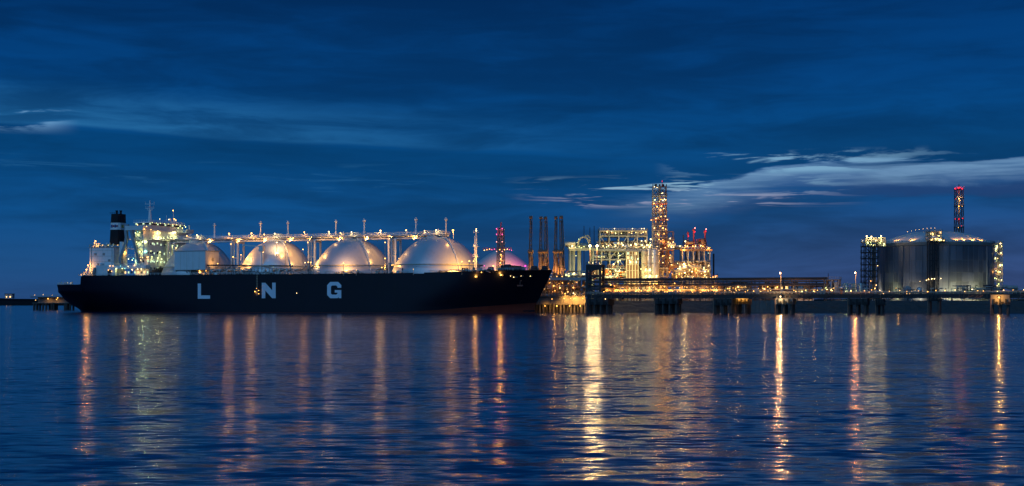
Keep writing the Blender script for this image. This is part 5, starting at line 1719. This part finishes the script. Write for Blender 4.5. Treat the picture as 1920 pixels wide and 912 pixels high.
# stair towers
for k, (x0, x1, ya, lit, lab) in enumerate(((1619, 1647, 462, 0, 'dark stair tower at the left flank of the storage tank'), (1859, 1880, 456, 1, 'yellow green lit stair tower at the right flank of the storage tank'))):
    yf = TD - (10 if k else 24)
    t = Thing('stair_tower', lab, 'tower', at=(xq(x0, yf), yf, GZ), group='stair towers of the storage tank')
    Xa, Xb = xq(x0, yf) + .4, xq(x1, yf) - .3
    lv = [GZ + (zq(ya, yf) - GZ) * i / 9 for i in range(10)]
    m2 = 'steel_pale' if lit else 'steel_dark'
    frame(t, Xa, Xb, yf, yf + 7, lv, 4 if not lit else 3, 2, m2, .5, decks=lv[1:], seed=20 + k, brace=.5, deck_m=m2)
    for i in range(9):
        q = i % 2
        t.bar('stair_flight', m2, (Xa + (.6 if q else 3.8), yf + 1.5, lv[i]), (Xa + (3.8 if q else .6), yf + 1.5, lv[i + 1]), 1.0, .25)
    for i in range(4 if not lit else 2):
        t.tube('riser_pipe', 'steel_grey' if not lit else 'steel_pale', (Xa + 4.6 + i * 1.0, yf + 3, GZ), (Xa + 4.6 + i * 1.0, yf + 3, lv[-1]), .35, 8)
    if lit:
        fill(t, Xa, Xb, yf + .5, yf + 6, GZ + 1, lv[-1] + 1, 44, 120, mats=('steel_pale', 'pipe_silver'), rmax=.3, vessels=.05)
        for i in range(9):
            for j in range(3):
                rnd = random.Random(i * 7 + j)
                t.lamp(rnd.choice(('green', 'green', 'white', 'warm')), (Xa + rnd.uniform(0, Xb - Xa), yf - .7, lv[i] + rnd.uniform(.8, 3)), rnd.uniform(.18, .34))
        for i in (1, 3, 5, 7):
            t.lamp('flood_green', ((Xa + Xb) / 2, yf - 3, lv[i] + 1), .15)
        t.lamp('amber', P(1872, 510, yf - 2), .44, glare=True, power=.8)
        t.lamp('white', P(1876, 457, yf - 1), .36)
        t.lamp('white', P(1868, 466, yf - 1), .36)
    else:
        for j in range(9):
            rnd = random.Random(300 + j)
            t.lamp(rnd.choice(('amber', 'warm')), (Xa + rnd.uniform(3, Xb - Xa), yf - .8, GZ + rnd.uniform(2.5, 8 if j < 6 else 26)), rnd.uniform(.2, .3))
# roof corner equipment
for k, (x0, x1, ya, yb, n_, kinds, lab) in enumerate(((1624, 1660, 444, 462, 26, ('white', 'green', 'green'), 'white lit pump deck on top of the dark stair tower'), (1836, 1860, 451, 463, 14, ('green', 'warm', 'white'), 'small lit pump deck on the storage tank rim by the bright stair tower'))):
    yf = TD - (16 if k else 22)
    t = Thing('pump_deck', lab, 'platform', at=(xq(x0, yf), yf, zq(yb, yf)))
    Xa, Xb = xq(x0, yf), xq(x1, yf)
    frame(t, Xa, Xb, yf, yf + 7, [zq(yb, yf), zq((ya + yb) / 2 + 1, yf), zq(ya + 2, yf)], 5, 2, 'steel_pale', .35, decks=(zq(yb, yf), zq((ya + yb) / 2 + 1, yf)), seed=30 + k, brace=.3)
    fill(t, Xa, Xb, yf, yf + 5, zq(yb, yf) + .3, zq(ya + 2, yf), 40 if not k else 24, 130 + k, mats=('steel_pale', 'pipe_silver'), rmax=.3, vessels=.15)
    lamps(t, Xa, Xb, yf - .8, yf - .2, zq(yb - 1, yf), zq(ya + 4, yf), n_, 132 + k, kinds, .15, .26)
    if not k:
        for px, py in ((1625, 443), (1634, 444), (1652, 443)):
            t.lamp('white', P(px, py, yf - .8), .42, glare=True, power=1.6)
            t.tube('lamp_post', 'steel_grey', (xq(px, yf), yf, zq(yb, yf)), (xq(px, yf), yf, zq(py, yf)), .12, 6)
# low pipework and sheds along the tank's foot
t = Thing('tank_pipework', 'low pipes and valves along the foot of the storage tank', 'pipework', at=(xq(1760, 790), 790, GZ))
fill(t, xq(1610, 790), xq(1950, 790), 785, 795, GZ, zq(541, 790), 110, 140, rmax=.4, vessels=.06)
fill(t, xq(1780, 790), xq(1900, 790), 788, 796, zq(545, 790), zq(536, 790), 30, 142, mats=('steel_dark', 'steel_grey'), vessels=.04)
lamps(t, xq(1585, 790), xq(1930, 790), 783, 786, GZ + 1.5, zq(546, 790), 34, 141, ('warm', 'amber', 'green', 'warm'), .14, .26)
t = Thing('pump_house', 'small grey gabled pump house before the storage tank wall', 'building', at=(xq(1703, 800), 800, GZ))
a, b2 = P(1697, 540, 800), P(1708, 548, 800)
t.box('wall', 'grey_cladding', (a.x, 800, GZ), (b2.x, 804, a.z))
t.mesh('roof', 'steel_grey', [(a.x - .2, 799.7, a.z), (b2.x + .2, 799.7, a.z), ((a.x + b2.x) / 2, 799.7, a.z + 1.2), (a.x - .2, 804.3, a.z), (b2.x + .2, 804.3, a.z), ((a.x + b2.x) / 2, 804.3, a.z + 1.2)], [(0, 1, 2), (3, 5, 4), (0, 2, 5, 3), (1, 4, 5, 2), (0, 3, 4, 1)])
t.box('door', 'steel_dark', (a.x + 1, 799.9, GZ), (a.x + 2, 799.98, GZ + 2.2))
# plant between rack end and tank
t = Thing('valve_yard', 'low valve yard with yellow green lights between the rack end and the storage tank', 'pipework', at=(xq(1585, 760), 760, GZ))
fill(t, xq(1560, 760), xq(1622, 760), 756, 764, GZ, zq(533, 760), 60, 150, mats=('steel_pale', 'pipe_silver', 'steel_grey'), rmax=.3, vessels=.08)
lamps(t, xq(1562, 760), xq(1612, 760), 754, 756, GZ + 1, zq(541, 760), 20, 151, ('green', 'warm', 'green'), .14, .26)

# slim red lit stack behind the tank
SD = 905.0
t = Thing('flare_stack', 'slim lattice flare stack with red lamps behind the storage tank', 'stack', at=(xq(1798, SD), SD, GZ))
lattice(t, xq(1798, SD), SD, GZ, zq(355, SD), 5.2, 4.4, 14, 'steel_dark', .14)
t.tube('flue', 'steel_grey', (xq(1798, SD), SD, GZ), (xq(1798, SD), SD, zq(351, SD)), .65, 14)
t.tube('flue_tip', 'steel_dark', (xq(1798, SD), SD, zq(351, SD)), (xq(1798, SD), SD, zq(346, SD)), .3, 8)
for py in (355, 373, 387, 411, 427):
    z_ = zq(py, SD)
    d = t.box('platform', 'steel_dark', (xq(1790.5, SD), SD - 2.8, z_), (xq(1805.5, SD), SD + 2.8, z_ + .2))
    t.railing('steel_grey', [(xq(1790.5, SD), SD - 2.7, z_), (xq(1805.5, SD), SD - 2.7, z_)], 1.2, 1.3, under=d, t=.13)
for px, py, kd, r_ in ((1791, 354, 'red', .42), (1797, 353, 'red', .42), (1804, 354, 'red', .42), (1800, 352, 'red', .3), (1791, 411, 'red', .2), (1798, 411, 'red', .3), (1805, 410, 'red', .2), (1798, 373, 'warm', .34), (1800, 376, 'amber', .24), (1798, 387, 'amber', .30), (1792, 373, 'red', .15), (1804, 387, 'amber', .15), (1797, 427, 'amber', .16), (1803, 424, 'red', .16)):
    t.lamp(kd, P(px, py, SD - 3.2), r_, glare=r_ >= .34, power=1.5 if r_ >= .34 else 1)

# ------------------------------------------------------------------ pink lit tank dome and signal tower behind the bow
BD = 1000.0
BX = xq(940, BD)
bt = Thing('storage_tank', 'distant storage tank dome washed in pink light behind the bow', 'storage tank', at=(BX, BD, GZ))
zr2, zt2, BR = zq(520, BD), zq(468, BD), 27.5
bt.lathe('wall', 'concrete_tank', (BX, BD), [(BR, zr2), (BR, GZ)], 64)
bt.lathe('dome_roof', 'dome_grey', (BX, BD), [(BR * q, zr2 + (zt2 - zr2) * (1 - q ** 1.6)) for q in [i / 14 for i in range(15)]], 64)
for px, kd, r_ in ((908, 'magenta', .30), (985, 'magenta', .55), (998, 'magenta', .5), (962, 'flood_amber', .5), (925, 'flood_amber', .55), (945, 'flood_amber', .5)):
    p_ = P(px, 499, BD - BR - 5)
    bt.tube('flood_post', 'steel_grey', (p_.x, p_.y, GZ), p_, .2, 6)
    bt.lamp(kd, p_, r_, name='flood_lamp', aim=(BX + (p_.x - BX) * .5, BD, zt2 - 4))
ST = 62.0
p = SL(939, 505, ST)
t = FThing('signal_tower', 'lattice tower with magenta and red lamps rising behind the bow', 'tower', p.x, ST)
zt3 = SL(939, 428, ST).z
lattice(t, p.x, ST, 9.0, zt3, 4.0, 2.6, 12, 'rust_brown', .12)
t.tube('tower_tip', 'red_paint', (p.x, ST, zt3), SL(939.5, 417, ST), .35, 8)
t.tube('ladder_shaft', 'steel_pale', (p.x, ST, 9), (p.x, ST, zt3), .4, 8)
for py in (429.5, 440, 454, 472):
    z_ = SL(939, py, ST).z
    t.box('platform', 'steel_grey', (p.x - 1.9, ST - 1.9, z_ - .6), (p.x + 1.9, ST + 1.9, z_ - .4))
    for q in (-1, 1):
        t.lamp('magenta_lamp' if py < 450 else 'red_pale', (p.x + q * 1.6, ST - 2.1, z_), .26 if py < 445 else .22, glare=True, power=2.2)
z_ = SL(939, 469, ST).z
d = t.box('access_bridge', 'steel_grey', (S(907, ST), ST - 1, z_ - .2), (S(960, ST), ST + 1.5, z_))
t.railing('red_paint', [(S(907, ST), ST - 1, z_), (S(960, ST), ST - 1, z_)], 1.2, 1.5, under=d, t=.13)
for px, kd in ((908, 'warm'), (913, 'amber'), (918, 'amber'), (922, 'magenta_lamp'), (927, 'magenta_lamp'), (932, 'amber'), (937, 'amber'), (946, 'amber'), (951, 'warm'), (955, 'magenta_lamp'), (959, 'magenta_lamp')):
    t.lamp(kd, SL(px, 467.5 + (px % 3), ST - 1.4), .2, under=d)
for py in (478, 486, 493, 499):
    t.lamp('amber', SL(937 + py % 4, py, ST - 2.5), .3)
